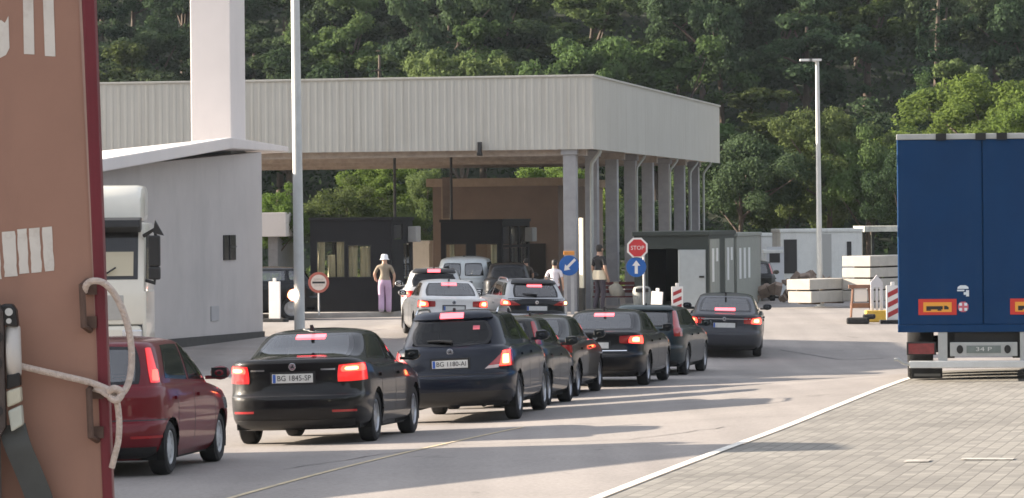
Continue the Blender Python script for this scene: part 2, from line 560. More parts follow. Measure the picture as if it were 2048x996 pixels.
# rows: z, tail y, nose inset, half width, corner exponents
SPEC['liftback'] = dict(L=4.66, H=1.46, wb=2.68, ro=1.03, wr=.325, track=.775, belt=(1.06, .95, .80, .985), rows=[
    (.19, .26, .25, .80, 4, 9), (.26, .10, .12, .865, 4.2, 9), (.34, .03, .05, .893, 4.3, 9), (.46, 0, 0, .903, 4.4, 9), (.58, .0, .0, .907, 4.4, 9),
    (.63, .05, .02, .908, 4.4, 9), (.76, .07, .05, .908, 4.4, 9), (.87, .06, .10, .898, 4.4, 9), (.93, .05, .16, .885, 4.4, 9), (.965, .09, .24, .86, 4.3, 8),
    (.985, .34, 1.10, .80, 4, 7), (1.05, .52, 1.30, .772, 3.9, 6.5), (1.16, .78, 1.55, .735, 3.8, 6), (1.27, 1.04, 1.78, .69, 3.7, 6), (1.36, 1.28, 1.98, .645, 3.6, 5.5), (1.405, 1.46, 2.14, .585, 3.5, 5),
    (1.435, 1.72, 2.36, .47, 3.2, 4.5), (1.455, 2.0, 2.6, .28, 3, 4), (1.462, 2.2, 2.7, .12, 3, 4)],
    rear=[(-.66, 1.085), (.66, 1.085), (.53, 1.385), (-.53, 1.385)], wind=[(-.68, 1.03), (.68, 1.03), (.56, 1.37), (-.56, 1.37)],
    side=[[(1.02, 1.06), (2.20, 1.03), (2.16, 1.37), (1.50, 1.37)], [(2.27, 1.03), (3.22, 1.00), (2.52, 1.365), (2.23, 1.37)]])
SPEC['sedan'] = dict(L=4.70, H=1.46, wb=2.71, ro=1.08, wr=.325, track=.775, belt=(1.03, .95, .80, .985), rows=[
    (.19, .26, .25, .80, 4, 9), (.26, .10, .12, .865, 4.2, 9), (.34, .03, .05, .893, 4.3, 9), (.46, 0, 0, .905, 4.4, 9), (.58, .0, .0, .91, 4.4, 9),
    (.63, .05, .02, .91, 4.4, 9), (.76, .08, .05, .908, 4.4, 9), (.87, .08, .10, .898, 4.4, 9), (.93, .07, .16, .885, 4.4, 9), (.965, .11, .24, .86, 4.3, 8),
    (.985, .55, 1.10, .80, 4, 7), (1.05, .68, 1.30, .772, 3.9, 6.5), (1.16, .88, 1.55, .735, 3.8, 6), (1.27, 1.10, 1.78, .69, 3.7, 6), (1.36, 1.30, 1.98, .645, 3.6, 5.5), (1.405, 1.46, 2.14, .585, 3.5, 5),
    (1.435, 1.72, 2.36, .47, 3.2, 4.5), (1.455, 2.0, 2.6, .28, 3, 4), (1.462, 2.2, 2.7, .12, 3, 4)],
    rear=[(-.66, 1.075), (.66, 1.075), (.53, 1.385), (-.53, 1.385)], wind=[(-.68, 1.03), (.68, 1.03), (.56, 1.37), (-.56, 1.37)],
    side=[[(1.22, 1.06), (2.25, 1.03), (2.20, 1.37), (1.58, 1.36)], [(2.32, 1.03), (3.25, 1.00), (2.55, 1.365), (2.27, 1.37)]])
SPEC['hatch'] = dict(L=3.84, H=1.48, wb=2.46, ro=.60, wr=.29, track=.70, belt=(.93, .92, .78, .955), rows=[
    (.17, .22, .25, .72, 4, 9), (.24, .06, .12, .785, 4.2, 9), (.34, .0, .05, .815, 4.3, 9), (.46, -.02, 0, .828, 4.4, 9), (.56, .0, .0, .833, 4.4, 9),
    (.60, .05, .02, .833, 4.4, 9), (.74, .06, .05, .832, 4.4, 9), (.84, .06, .10, .824, 4.4, 9), (.91, .08, .16, .81, 4.4, 9), (.94, .10, .22, .795, 4.3, 9),
    (.955, .13, .85, .765, 4.4, 9), (1.05, .17, 1.08, .742, 4.4, 8.5), (1.16, .24, 1.32, .712, 4.4, 8), (1.27, .32, 1.55, .678, 4.3, 7.5), (1.37, .40, 1.78, .638, 4.2, 7), (1.42, .47, 1.92, .59, 4, 6),
    (1.45, .66, 2.1, .48, 3.5, 5), (1.475, 1.0, 2.2, .28, 3, 4), (1.482, 1.2, 2.3, .12, 3, 4)],
    rear=[(-.60, .975), (.60, .975), (.50, 1.385), (-.50, 1.385)], wind=[(-.64, 1.0), (.64, 1.0), (.54, 1.38), (-.54, 1.38)],
    side=[[(.60, 1.03), (1.62, .985), (1.60, 1.385), (.86, 1.385)], [(1.70, .985), (2.78, .955), (2.06, 1.385), (1.66, 1.385)]])
SPEC['suv'] = dict(L=4.54, H=1.62, wb=2.76, ro=.93, wr=.345, track=.775, belt=(1.08, 1.05, .92, 1.085), rows=[
    (.24, .24, .25, .80, 4, 9), (.31, .08, .12, .86, 4.2, 9), (.40, .01, .05, .885, 4.3, 9), (.52, -.01, 0, .893, 4.4, 9), (.66, .0, .0, .896, 4.4, 9),
    (.71, .06, .02, .896, 4.4, 9), (.84, .08, .05, .896, 4.4, 9), (.95, .10, .10, .888, 4.4, 9), (1.02, .13, .16, .872, 4.4, 9), (1.06, .17, .24, .845, 4.3, 9),
    (1.085, .22, 1.0, .805, 4.2, 8), (1.16, .27, 1.20, .772, 4.2, 7.5), (1.27, .34, 1.45, .735, 4.1, 7), (1.38, .41, 1.68, .695, 4.0, 7), (1.49, .47, 1.92, .652, 4.0, 6.5), (1.545, .52, 2.06, .60, 3.8, 6),
    (1.585, .72, 2.26, .48, 3.4, 5), (1.612, 1.05, 2.4, .28, 3, 4), (1.622, 1.3, 2.5, .12, 3, 4)],
    rear=[(-.62, 1.11), (.62, 1.11), (.55, 1.49), (-.55, 1.49)], wind=[(-.68, 1.13), (.68, 1.13), (.56, 1.52), (-.56, 1.52)],
    side=[[(.62, 1.20), (1.02, 1.17), (1.02, 1.52), (.86, 1.51)], [(1.07, 1.165), (1.98, 1.14), (1.97, 1.525), (1.07, 1.525)], [(2.05, 1.14), (3.14, 1.10), (2.42, 1.52), (2.04, 1.525)]])
SPEC['estate'] = dict(L=4.52, H=1.46, wb=2.64, ro=.95, wr=.325, track=.765, belt=(.99, .95, .80, .985), rows=[
    (.19, .24, .25, .78, 4, 9), (.26, .08, .12, .845, 4.2, 9), (.34, .02, .05, .873, 4.3, 9), (.46, 0, 0, .882, 4.4, 9), (.58, .0, .0, .887, 4.4, 9),
    (.63, .05, .02, .887, 4.4, 9), (.76, .06, .05, .887, 4.4, 9), (.87, .07, .10, .878, 4.4, 9), (.93, .09, .16, .866, 4.4, 9), (.965, .12, .24, .845, 4.3, 9),
    (.985, .16, 1.05, .80, 4.3, 8.5), (1.06, .21, 1.24, .768, 4.3, 8), (1.16, .30, 1.48, .735, 4.2, 7.5), (1.26, .40, 1.70, .697, 4.1, 7), (1.35, .50, 1.90, .655, 4, 6.5), (1.40, .58, 2.04, .60, 3.8, 6),
    (1.43, .80, 2.26, .48, 3.4, 5), (1.452, 1.2, 2.45, .28, 3, 4), (1.46, 1.5, 2.6, .12, 3, 4)],
    rear=[(-.60, 1.02), (.60, 1.02), (.53, 1.345), (-.53, 1.345)], wind=[(-.66, 1.03), (.66, 1.03), (.55, 1.37), (-.55, 1.37)],
    side=[[(.50, 1.06), (1.18, 1.04), (1.17, 1.37), (.82, 1.36)], [(1.24, 1.04), (2.10, 1.02), (2.08, 1.375), (1.23, 1.37)], [(2.17, 1.02), (3.12, 1.0), (2.46, 1.365), (2.14, 1.375)]])
SPEC['van'] = dict(L=4.38, H=1.82, wb=2.73, ro=.78, wr=.315, track=.77, belt=(1.10, 1.08, .92, 1.115), rows=[
    (.22, .16, .25, .80, 4, 10), (.30, .05, .12, .87, 4.4, 10), (.40, .0, .05, .893, 4.6, 10), (.52, -.01, 0, .90, 4.8, 10), (.66, .02, .0, .905, 5, 11),
    (.71, .05, .02, .905, 5, 11), (.84, .05, .05, .905, 5, 11), (.95, .05, .10, .902, 5, 11), (1.04, .06, .16, .895, 5, 11), (1.09, .06, .22, .885, 5, 11),
    (1.115, .07, .85, .875, 5, 11), (1.20, .08, 1.02, .862, 5, 11), (1.35, .10, 1.25, .84, 5, 10), (1.50, .13, 1.48, .815, 5, 10), (1.64, .17, 1.72, .782, 4.8, 9), (1.72, .22, 1.90, .735, 4.5, 8),
    (1.775, .38, 2.1, .60, 4, 6), (1.808, .8, 2.2, .36, 3, 4), (1.82, 1.1, 2.3, .14, 3, 4)],
    rear=None, wind=[(-.74, 1.16), (.74, 1.16), (.66, 1.65), (-.66, 1.65)],
    side=[[(.35, 1.17), (1.15, 1.16), (1.15, 1.62), (.40, 1.62)], [(1.25, 1.16), (2.05, 1.15), (2.05, 1.63), (1.25, 1.63)], [(2.13, 1.15), (3.15, 1.12), (2.55, 1.62), (2.13, 1.63)]])

def make_car(name, label, kind, paint, xc, s, th, lamps='low', plate=None, wheel='five', group='cars queueing for the border booths', dark=False,
             H=None, lit=True, third=True, extras=(), K=150, W=1.0, antenna=True, seam=True, face=None, emblem=True, plate_z=None, flat=False):
    """xc: photograph column of the middle of the tail, s: photograph pixels per metre there, th: heading to the right of straight ahead"""
    sp = SPEC[kind]
    d = F / s
    p = on_ground(xc, d)
    fw = Vector((math.sin(th), math.cos(th), 0)); rt = Vector((math.cos(th), -math.sin(th), 0))
    L = sp['L']
    wr = sp['wr']
    a0, a1 = sp['ro'], sp['ro'] + sp['wb']
    q0 = p + fw * a0; q1 = p + fw * a1
    z0, z1 = ground(q0.x, q0.y), ground(q1.x, q1.y)
    pitch = math.atan2(z1 - z0, sp['wb'])
    ql = (q0 + q1) / 2 - rt * .7; qr = (q0 + q1) / 2 + rt * .7
    roll = math.atan2(ground(ql.x, ql.y) - ground(qr.x, qr.y), 1.4)
    root = thing(name, label, 'car', (p.x, p.y, z0 - math.tan(pitch) * a0), th, group)
    root.rotation_euler = (pitch, roll, -th)
    if W != 1.0 or H: root.scale = (W, 1, (H / sp['H']) if H else 1)
    sh = Shell(L, sp['rows'], sp['belt'], K=K)
    sides = sp['side']; rear = sp['rear']; wind = sp['wind']
    if kind == 'van':
        rear_quads = [[(.06, 1.17), (.70, 1.17), (.62, 1.60), (.06, 1.60)], [(-.70, 1.17), (-.06, 1.17), (-.06, 1.60), (-.62, 1.60)]]
    else: rear_quads = [rear]
    holes = [('y', q) for q in sides] + [('n', wind)]
    holes += [('x', [(max(0, q[0][0]), q[0][1]), (q[1][0], q[1][1]), (q[2][0], q[2][1]), (max(0, q[3][0]), q[3][1])]) if kind == 'van' else ('x', [(-abs(q[0][0]), q[0][1]), q[1], q[2], (-abs(q[3][0]), q[3][1])]) for q in rear_quads[:1]]
    body = part('body', sh.body(holes, (a0, a1), wr), paint, root, smooth=32)
    # underside, wheel wells, cabin
    mb = MB()
    w = max(r[3] for r in sp['rows'])
    zl = sp['rows'][0][0]
    mb.bb(-w + .12, w - .12, .32, a0 - .36, zl + .01, zl + .22); mb.bb(-w + .12, w - .12, a0 + .36, a1 - .36, zl - .02, zl + .2); mb.bb(-w + .12, w - .12, a1 + .36, L - .3, zl + .01, zl + .22)
    mb.bb(-w + .34, w - .34, a0 - .36, a0 + .36, zl + .04, zl + .3); mb.bb(-w + .34, w - .34, a1 - .36, a1 + .36, zl + .04, zl + .3)
    for yw in (a0, a1):
        for sg in (-1, 1):
            n = 14
            vs = []; fs = []
            rr = wr * 1.15
            for k in range(n + 1):
                an = math.pi * (-.12 + 1.24 * k / n)
                for xx in (w - .035 if yw == a0 else w - .035, w - .36):
                    vs.append((sg * xx, yw + rr * math.cos(an), wr + rr * math.sin(an)))
            for k in range(n): fs.append((2 * k, 2 * k + 1, 2 * k + 3, 2 * k + 2))
            fs.append(tuple(2 * k + 1 for k in range(n + 1)))
            mb.add(vs, fs)
    mb.cyl((-w + .3, a0, wr * .9), (w - .3, a0, wr * .9), .05); mb.cyl((.45, .16, .26), (.45, .7, .28), .035)
    part('underbody', mb, M_UNDER, root)
    zg = sp['belt'][3]; ztop = sp['rows'][-1][0]
    mb = MB()
    mb.bb(-.6, .6, a0 - .25, a1 - .4, .35, zg - .36)                               # floor
    rows = [a0 + .25, a0 + 1.22]
    for i, ys in enumerate(rows):
        for xx in ([-.36, .36] if i else [-.42, 0, .42]):
            wd = .44 if i else .40
            mb.box((xx, ys, zg - .22), (wd, .14, .56), M=Matrix.Rotation(R(14), 3, 'X'))
            mb.box((xx, ys - .12, zg + .15), (.25, .10, .17))
            mb.cyl((xx - .05, ys - .10, zg), (xx - .05, ys - .11, zg + .12), .01, n=6); mb.cyl((xx + .05, ys - .10, zg), (xx + .05, ys - .11, zg + .12), .01, n=6)
    mb.bb(-.66, .66, a1 - .72, a1 - .25, .6, zg - .02)
    mb.tube([(-.36 + .17 * math.cos(t), a1 - .82 + .05 * math.sin(t), zg - .06 + .17 * math.sin(t)) for t in np.linspace(0, 6.283, 17)], .014, n=6)
    if kind in ('liftback', 'sedan'): mb.bb(-.62, .62, .6, a0 + .2, zg - .06, zg - .02)
    part('seats', mb, M_SEAT, root, smooth=40, bevel=.03)
    # glass
    tint = G_DARK if dark else G_CAR
    for q in rear_quads:
        mb = MB(); sh.patch(mb, q, 'x', 14, 10, off=.004, rnd=.26 if kind == 'suv' else .12, rim=(.045, .085)); part('rear_window', mb, [tint, M_FRIT], root, smooth=40)
    mb = MB(); sh.patch(mb, wind, 'n', 12, 8, off=.004, rnd=.06, rim=(.04, .08)); part('windscreen', mb, [G_CAR, M_FRIT], root, smooth=40)
    for sg in (1, -1):
        for i, q in enumerate(sides):
            front = i == len(sides) - 1
            mb = MB(); sh.patch(mb, q, 'y', 8, 6, off=.004, side=sg, rnd=.05, rim=(.06 if q[1][0] - q[0][0] > .6 else .12, .11)); part('side_window', mb, [G_DARK if (dark and not front) else G_CAR, M_FRIT], root, smooth=40)
        # mirror
        ym = sides[-1][1][0] - .10
        zb = sides[-1][1][1]
        mb = MB()
        x0 = w - .08
        prof = [(-.02, .02), (.0, .065), (.05, .085), (.10, .07), (.135, .02)]
        for (dy, rr) in [(0, 1)]:
            pts = []
            mb.lathe([(h_ - .05, r_ * 1.0) for h_, r_ in prof], (0, 0, 0), axis='Y', n=14)
        mb.v = [(sg * (x0 + .15 + v[0] * 1.35), ym + v[1], zb + .07 + v[2] * .95) for v in mb.v]
        mb.box((sg * (x0 + .04), ym, zb + .02), (.12, .05, .04))
        m_ = part('wing_mirror', mb, paint if kind != 'van' else M_TRIM, root, smooth=50)
        gb = MB(); gb.add([(sg * (x0 + .06), ym - .062, zb + .02), (sg * (x0 + .24), ym - .062, zb + .02), (sg * (x0 + .24), ym - .062, zb + .13), (sg * (x0 + .06), ym - .062, zb + .13)], [(0, 1, 2, 3)])
        part('mirror_glass', gb, M_MIRROR, m_)
        # handles, door seams
        for q in sides[-2:]:
            yh = q[0][0] + (.12 if q is not sides[-1] else .12); zh = sp['belt'][1] - .12
            mb = MB(); sh.patch(mb, [(yh, zh), (yh + .2, zh), (yh + .2, zh + .035), (yh, zh + .035)], 'y', 4, 2, off=.03, side=sg); part('door_handle', mb, paint, root)
        if seam:
            for ys in (sides[-1][0][0] - .035, sides[-1][1][0] - .06, sides[-2][0][0] + (.0 if len(sides) == 3 else .28)):
                mb = MB(); sh.patch(mb, [(ys - .005, .32), (ys + .005, .32), (ys + .005, sp['belt'][1] - .03), (ys - .005, sp['belt'][1] - .03)], 'y', 1, 10, off=.0015, side=sg, skirt=.0)
                part('door_gap', mb, M_TRIM, root)
        # wheels
        for yw in (a0, a1):
            t_, r_ = wheel_meshes(wr, .205, wheel)
            o = link('wheel', t_, root, (sg * (sp['track']), yw, wr)); 
            if sg < 0: o.rotation_euler = (0, 0, math.pi)
            link('rim', r_, o)
    # tail details
    zd = sp['belt'][0]
    def two(nm, quad, mode, m, nu=8, nv=6, off=.006, rnd=0.0, only=None, parent=None):
        for sg in ((1, -1) if only is None else (only,)):
            mb = MB(); sh.patch(mb, quad, mode, nu, nv, off=off, side=sg, rnd=rnd); part(nm, mb, m[0 if sg > 0 else -1] if isinstance(m, list) else m, parent or root, smooth=40)
    RL = M_REDLIT if lit else M_RED
    if lamps == 'low_wrap':           # liftback: C shaped lamps round the corner
        for sg in (1, -1):
            mb = MB(); sh.patch(mb, [(.56, .78), (1.10, .80), (1.06, 1.02), (.58, 1.0)], 'a', 12, 8, off=.008, side=sg, rnd=.08); l = part('tail_lamp', mb, M_REDDIM if lit else M_RED, root, smooth=40)
            if lit:
                mb = MB(); sh.patch(mb, [(.60, .905), (1.05, .915), (1.02, 1.005), (.62, .99)], 'a', 10, 4, off=.012, side=sg, rnd=.2); part('lit_lamp', mb, M_REDLIT, l, smooth=40)
                mb = MB(); sh.patch(mb, [(.66, .925), (.86, .93), (.86, .975), (.66, .97)], 'a', 6, 3, off=.016, side=sg, rnd=.3); part('lamp_core', mb, M_HOT, l, smooth=40)
    elif lamps == 'suv_tri':
        for sg in (1, -1):
            mb = MB(); sh.patch(mb, [(.52, .79), (1.06, .80), (1.04, 1.07), (.80, 1.03)], 'a', 12, 8, off=.010, side=sg); l = part('tail_lamp', mb, M_RED, root, smooth=40)
            mb = MB(); sh.patch(mb, [(.50, .775), (.70, .785), (.72, .83), (.56, .82)], 'a', 6, 3, off=.014, side=sg); part('lamp_clear', mb, M_CLEAR, l, smooth=40)
            if lit and sg > 0:
                mb = MB(); sh.patch(mb, [(.72, .81), (.96, .81), (.96, 1.03), (.78, 1.02)], 'a', 6, 5, off=.014, side=sg); part('lit_lamp', mb, M_REDLIT, l, smooth=40)
                mb = MB(); sh.patch(mb, [(.77, .84), (.90, .84), (.90, .97), (.78, .97)], 'a', 4, 4, off=.018, side=sg, rnd=.1); part('lamp_core', mb, M_HOT, l, smooth=40)
    elif lamps == 'pillar':           # tall lamps up the rear pillars
        zt = sp['rows'][15][0] - .06
        for sg in (1, -1):
            mb = MB(); sh.patch(mb, [(.70, zd + .06), (.86, zd + .06), (.66, zt), (.585, zt)], 'a', 5, 12, off=.010, side=sg, rnd=.05); l = part('tail_lamp', mb, M_REDDIM if lit else M_RED, root, smooth=40)
            if lit:
                mb = MB(); sh.patch(mb, [(.715, zd + .08), (.84, zd + .08), (.80, zd + .20), (.70, zd + .20)], 'a', 4, 4, off=.014, side=sg, rnd=.15); part('lit_lamp', mb, M_REDLIT, l, smooth=40)
    elif lamps == 'volvo':
        zt = sp['rows'][15][0] - .05
        for sg in (1, -1):
            mb = MB(); sh.patch(mb, [(.70, zd - .16), (.97, zd - .16), (.72, zt), (.60, zt)], 'a', 6, 14, off=.010, side=sg); part('tail_lamp', mb, M_RED, root, smooth=40)
    elif lamps == 'wide':
        for sg in (1, -1):
            mb = MB(); sh.patch(mb, [(.46, zd - .20), (1.08, zd - .24), (1.06, zd - .04), (.46, zd - .06)], 'a', 12, 6, off=.010, side=sg, rnd=.06); l = part('tail_lamp', mb, M_RED, root, smooth=40)
            if lit:
                mb = MB(); sh.patch(mb, [(.62, zd - .20), (1.04, zd - .22), (1.02, zd - .06), (.66, zd - .07)], 'a', 8, 5, off=.014, side=sg, rnd=.2); part('lit_lamp', mb, M_REDLIT, l, smooth=40)
                mb = MB(); sh.patch(mb, [(.70, zd - .17), (.88, zd - .18), (.88, zd - .09), (.72, zd - .09)], 'a', 5, 4, off=.018, side=sg, rnd=.25); part('lamp_core', mb, M_HOT if sg < 0 or lamps != 'x' else M_AMBER, l, smooth=40)
    elif lamps == 'blink':
        for sg in (1, -1):
            mb = MB(); sh.patch(mb, [(.42, zd - .16), (1.10, zd - .20), (1.06, zd - .01), (.60, zd - .06)], 'a', 12, 6, off=.010, side=sg); l = part('tail_lamp', mb, M_RED, root, smooth=40)
            mb = MB(); sh.patch(mb, [(.66, zd - .16), (1.06, zd - .17), (1.04, zd - .03), (.72, zd - .06)], 'a', 8, 5, off=.014, side=sg, rnd=.2); part('lit_lamp', mb, M_REDLIT if sg < 0 else M_RED, l, smooth=40)
            mb = MB(); sh.patch(mb, [(.74, zd - .14), (.90, zd - .14), (.90, zd - .07), (.76, zd - .07)], 'a', 5, 4, off=.018, side=sg, rnd=.25); part('lamp_core', mb, M_HOT if sg < 0 else M_AMBER, l, smooth=40)
    if third:
        zr = rear[2][1] if rear else 1.68
        hw, zz0, zz1, oo = {'window': (.19, zr - .055, zr - .015, .012), 'spoiler': (.17, zr + .0, zr + .05, .062), 'low': (.24, rear[0][1] + .02 if rear else 1, rear[0][1] + .075 if rear else 1.1, .012)}[third if isinstance(third, str) else 'window']
        mb = MB(); sh.patch(mb, [(-hw, zz0), (hw, zz0), (hw, zz1), (-hw, zz1)], 'x', 8, 2, off=oo); part('third_brake_light', mb, M_BRAKE3 if lit else M_RED, root)
    # bumper gap, tailgate gap, plate
    if seam:
        mb = MB()
        zs = sp['rows'][4][0] + .035
        sh.patch(mb, [(-1.02, zs), (1.02, zs), (1.02, zs + .012), (-1.02, zs + .012)], 'a', 30, 1, off=.002, skirt=0)
        part('bumper_gap', mb, M_TRIM, root)
    mb = MB(); sh.patch(mb, [(-.78, sp['rows'][0][0] + .03), (.78, sp['rows'][0][0] + .03), (.80, sp['rows'][2][0] - .02), (-.80, sp['rows'][2][0] - .02)], 'a', 20, 3, off=.006); part('bumper_skirt', mb, M_TRIM, root, smooth=40)
    zp = plate_z if plate_z else zd - .24
    if plate is not None:
        pc, pn = sh.solve([0.0], [zp], 'x'); yq = pc[0][1] - .012
        mb = MB(); mb.bb(-.29, .29, yq + .004, yq + .03, zp - .085, zp + .085); part('plate_recess', mb, M_TRIM, root)
        mb = MB(); mb.bb(-.26, .26, yq - .006, yq + .004, zp - .056, zp + .056)
        pl = part('number_plate', mb, M_PLATE, root, bevel=.003)
        mb = MB(); mb.bb(-.255, -.215, yq - .0085, yq - .004, zp - .052, zp + .052); part('blue_band', mb, M_BLUE, pl)
        if plate: lettering(plate, .095, M_INK, pl, (.02, yq - .0085, zp), w=.43)
    if emblem:
        ze = emblem if not isinstance(emblem, bool) else zd - .09
        pc, pn = sh.solve([0.0], [ze], 'x'); yq = pc[0][1]
        mb = MB(); mb.disc((0, ze), .047, yq - .014, .02, n=20); e_ = part('badge', mb, M_CHROME, root, bevel=.004)
        mb = MB(); mb.prism([(-.03, ze - .012), (.03, ze - .012), (.012, ze + .006), (.008, ze + .03), (-.004, ze + .004)], yq - .0165, yq - .013); part('badge_figure', mb, M_TRIM, e_)
    # front lamps, grille
    two('headlamp', [(L - .62, .60), (L - .10, .60), (L - .10, .70), (L - .75, .74)], 'y', M_HEAD, 6, 3)
    mb = MB(); sh.patch(mb, [(-.38, .42), (.38, .42), (.42, .66), (-.42, .66)], 'n', 8, 4, off=.006); part('grille', mb, M_TRIM, root)
    if antenna:
        ya = {'hatch': 2.1}.get(kind, (1.35 if kind in ('liftback', 'sedan') else .75)); za = ztop - .012
        mb = MB(); mb.prism([(ya - .07, za - .03), (ya + .09, za - .03), (ya - .045, za + .055), (ya - .07, za + .05)], -.018, .018, plane='YZ')
        part('roof_antenna', mb, M_TRIM, root)
    if 'rails' in extras:
        for sg in (1, -1):
            mb = MB(); pts = []
            for yy in np.linspace(.85, L - 2.3, 9):
                e = min(1, min(yy - .85, L - 2.3 - yy) / .2)
                pts.append((sg * .60, yy, ztop - .055 + .075 * e))
            mb.tube(pts, .018, n=8); part('roof_rail', mb, M_CHROME if 'silver' in extras else M_TRIM, root, smooth=50)
    if 'wiper' in extras:
        zz = rear[0][1] + .05
        pc, pn = sh.solve([0.02, .25], [zz, zz + .03], 'x')
        a_, b_ = pc[0] + pn[0] * .025, pc[1] + pn[1] * .02
        a_ = Vector(a_); b_ = Vector((-abs(b_[0]) - .1, b_[1], b_[2]))
        mb = MB(); mb.tube([a_, (a_ + b_) / 2 + Vector((0, -.01, .012)), b_], [.03, .018, .01], n=6); part('rear_wiper', mb, M_TRIM, root, smooth=50)
    if 'spoiler' in extras:
        zr = rear[2][1] + .03
        mb = MB(); sh.patch(mb, [(-.60, zr - .035), (.60, zr - .035), (.55, zr + .05), (-.55, zr + .05)], 'a', 16, 3, off=.045, skirt=.05); part('roof_spoiler', mb, M_TRIM if 'blackspoiler' in extras else paint, root, smooth=40)
    if 'chrome' in extras:
        zz = zd - .10
        mb = MB(); sh.patch(mb, [(-.62, zz), (.62, zz), (.62, zz + .022), (-.62, zz + .022)], 'x', 12, 1, off=.012); part('chrome_strip', mb, M_CHROME, root)
    if 'lowchrome' in extras:
        zz = zp - .11
        mb = MB(); sh.patch(mb, [(-.60, zz), (.60, zz), (.60, zz + .018), (-.60, zz + .018)], 'x', 12, 1, off=.012); part('chrome_strip', mb, M_CHROME, root)
    if 'reflector' in extras:
        zz = sp['rows'][2][0] + .07
        two('reflector', [(.50, zz), (.78, zz), (.78, zz + .028), (.50, zz + .028)], 'x', M_REDDIM if False else M_RED, 5, 1, off=.006)
    if 'whitebadge' in extras:
        zz = sp['rows'][3][0] + .03
        pc, pn = sh.solve([0.22], [zz], 'x')
        mb = MB(); mb.disc((-.42, zz), .05, pc[0][1] - .006, .008); part('sticker', mb, M_PLATE, root)
    if 'sticker' in extras:
        zz = rear[2][1] - .12
        pc, pn = sh.solve([0.36], [zz], 'x'); 
        mb = MB(); mb.box((pc[0][0], pc[0][1] - .012, zz), (.10, .004, .07), M=Matrix.Rotation(R(-35), 3, 'X')); part('window_sticker', mb, mat('sticker_red', (.55, .12, .16)), root)
    if 'lettering' in extras:
        two('model_badge', [(.36, zd - .125), (.54, zd - .125), (.54, zd - .105), (.36, zd - .105)], 'x', M_CHROME, 4, 1, off=.006)
    if 'darktail' in extras:
        mb = MB(); sh.patch(mb, [(-.80, .50), (.80, .50), (.74, sp['belt'][0] - .0), (-.74, sp['belt'][0] - .0)], 'a', 24, 8, off=.005); part('tailgate', mb, PNT_BLACK, root, smooth=40)
    if 'plastic' in extras:
        mb = MB(); sh.patch(mb, [(-1.0, sp['rows'][0][0] + .05), (1.0, sp['rows'][0][0] + .05), (1.0, .46), (-1.0, .46)], 'a', 30, 4, off=.006); part('lower_bumper', mb, M_TRIM, root, smooth=40)
    return root, sh
# ================================================================ ground
def struct(name, mb, m, smooth=None):
    o = part(name, mb, m, None, smooth); o['kind'] = 'structure'; o['label'] = LAB.get(name, name.replace('_', ' ')); return o
LAB = {}
def asphalt_mat():
    m = mat('asphalt_worn', (.268, .245, .228), rough=.85, noise=.12, nscale=.35, bump=.3, bscale=60, dirt=((.20, .185, .175), .22, .55, (1, .35, 1)))
    t = m.node_tree; b = t.nodes['Principled BSDF']
    src = b.inputs['Base Color'].links[0].from_socket
    tc = t.nodes.new('ShaderNodeTexCoord')
    # oil drips and stains
    n1 = t.nodes.new('ShaderNodeTexNoise'); n1.inputs['Scale'].default_value = 1.6; n1.inputs['Detail'].default_value = 5; n1.inputs['Distortion'].default_value = .8
    t.links.new(tc.outputs['Object'], n1.inputs['Vector'])
    r1 = t.nodes.new('ShaderNodeMapRange'); r1.inputs[1].default_value = .66; r1.inputs[2].default_value = .74; r1.inputs[3].default_value = 1; r1.inputs[4].default_value = .72
    t.links.new(n1.outputs[0], r1.inputs[0])
    # tyre lanes polished along the queue
    mp = t.nodes.new('ShaderNodeMapping'); mp.inputs['Rotation'].default_value = (0, 0, .16); mp.inputs['Scale'].default_value = (1.1, .03, 1)
    n2 = t.nodes.new('ShaderNodeTexNoise'); n2.inputs['Scale'].default_value = 1.0; n2.inputs['Detail'].default_value = 3
    t.links.new(tc.outputs['Object'], mp.inputs[0]); t.links.new(mp.outputs[0], n2.inputs['Vector'])
    r2 = t.nodes.new('ShaderNodeMapRange'); r2.inputs[1].default_value = .35; r2.inputs[2].default_value = .65; r2.inputs[3].default_value = .86; r2.inputs[4].default_value = 1.08
    t.links.new(n2.outputs[0], r2.inputs[0])
    # coarse aggregate
    n3 = t.nodes.new('ShaderNodeTexNoise'); n3.inputs['Scale'].default_value = 22; n3.inputs['Detail'].default_value = 2
    t.links.new(tc.outputs['Object'], n3.inputs['Vector'])
    r3 = t.nodes.new('ShaderNodeMapRange'); r3.inputs[1].default_value = .3; r3.inputs[2].default_value = .7; r3.inputs[3].default_value = .88; r3.inputs[4].default_value = 1.12
    t.links.new(n3.outputs[0], r3.inputs[0])
    for r_ in (r1, r2, r3):
        mx = t.nodes.new('ShaderNodeMix'); mx.data_type = 'RGBA'; mx.blend_type = 'MULTIPLY'; mx.inputs[0].default_value = 1
        t.links.new(src, mx.inputs[6]); t.links.new(r_.outputs[0], mx.inputs[7]); src = mx.outputs[2]
    t.links.new(src, b.inputs['Base Color'])
    return m
def hill_z(X, Y):
    base = ground_np(X, Y)
    t = np.maximum(0, np.asarray(Y, float) - 166)
    rise = .22 * t - 4 * (1 - np.exp(-t / 18)) * .22 + .0012 * t * t
    return base + rise + np.sin(X * .11 + Y * .03) * np.minimum(t, 30) * .03 + np.sin(X * .037 + 1.3) * np.minimum(t, 60) * .035
def sheet(xs, ys, fz):
    XX, YY = np.meshgrid(xs, ys)
    ZZ = fz(XX, YY)
    mb = MB(); mb.v = [tuple(p) for p in np.stack([XX, YY, ZZ], -1).reshape(-1, 3)]
    n = len(xs)
    mb.f = [(j * n + i, j * n + i + 1, (j + 1) * n + i + 1, (j + 1) * n + i) for j in range(len(ys) - 1) for i in range(n - 1)]
    mb.m = [0] * len(mb.f)
    return mb
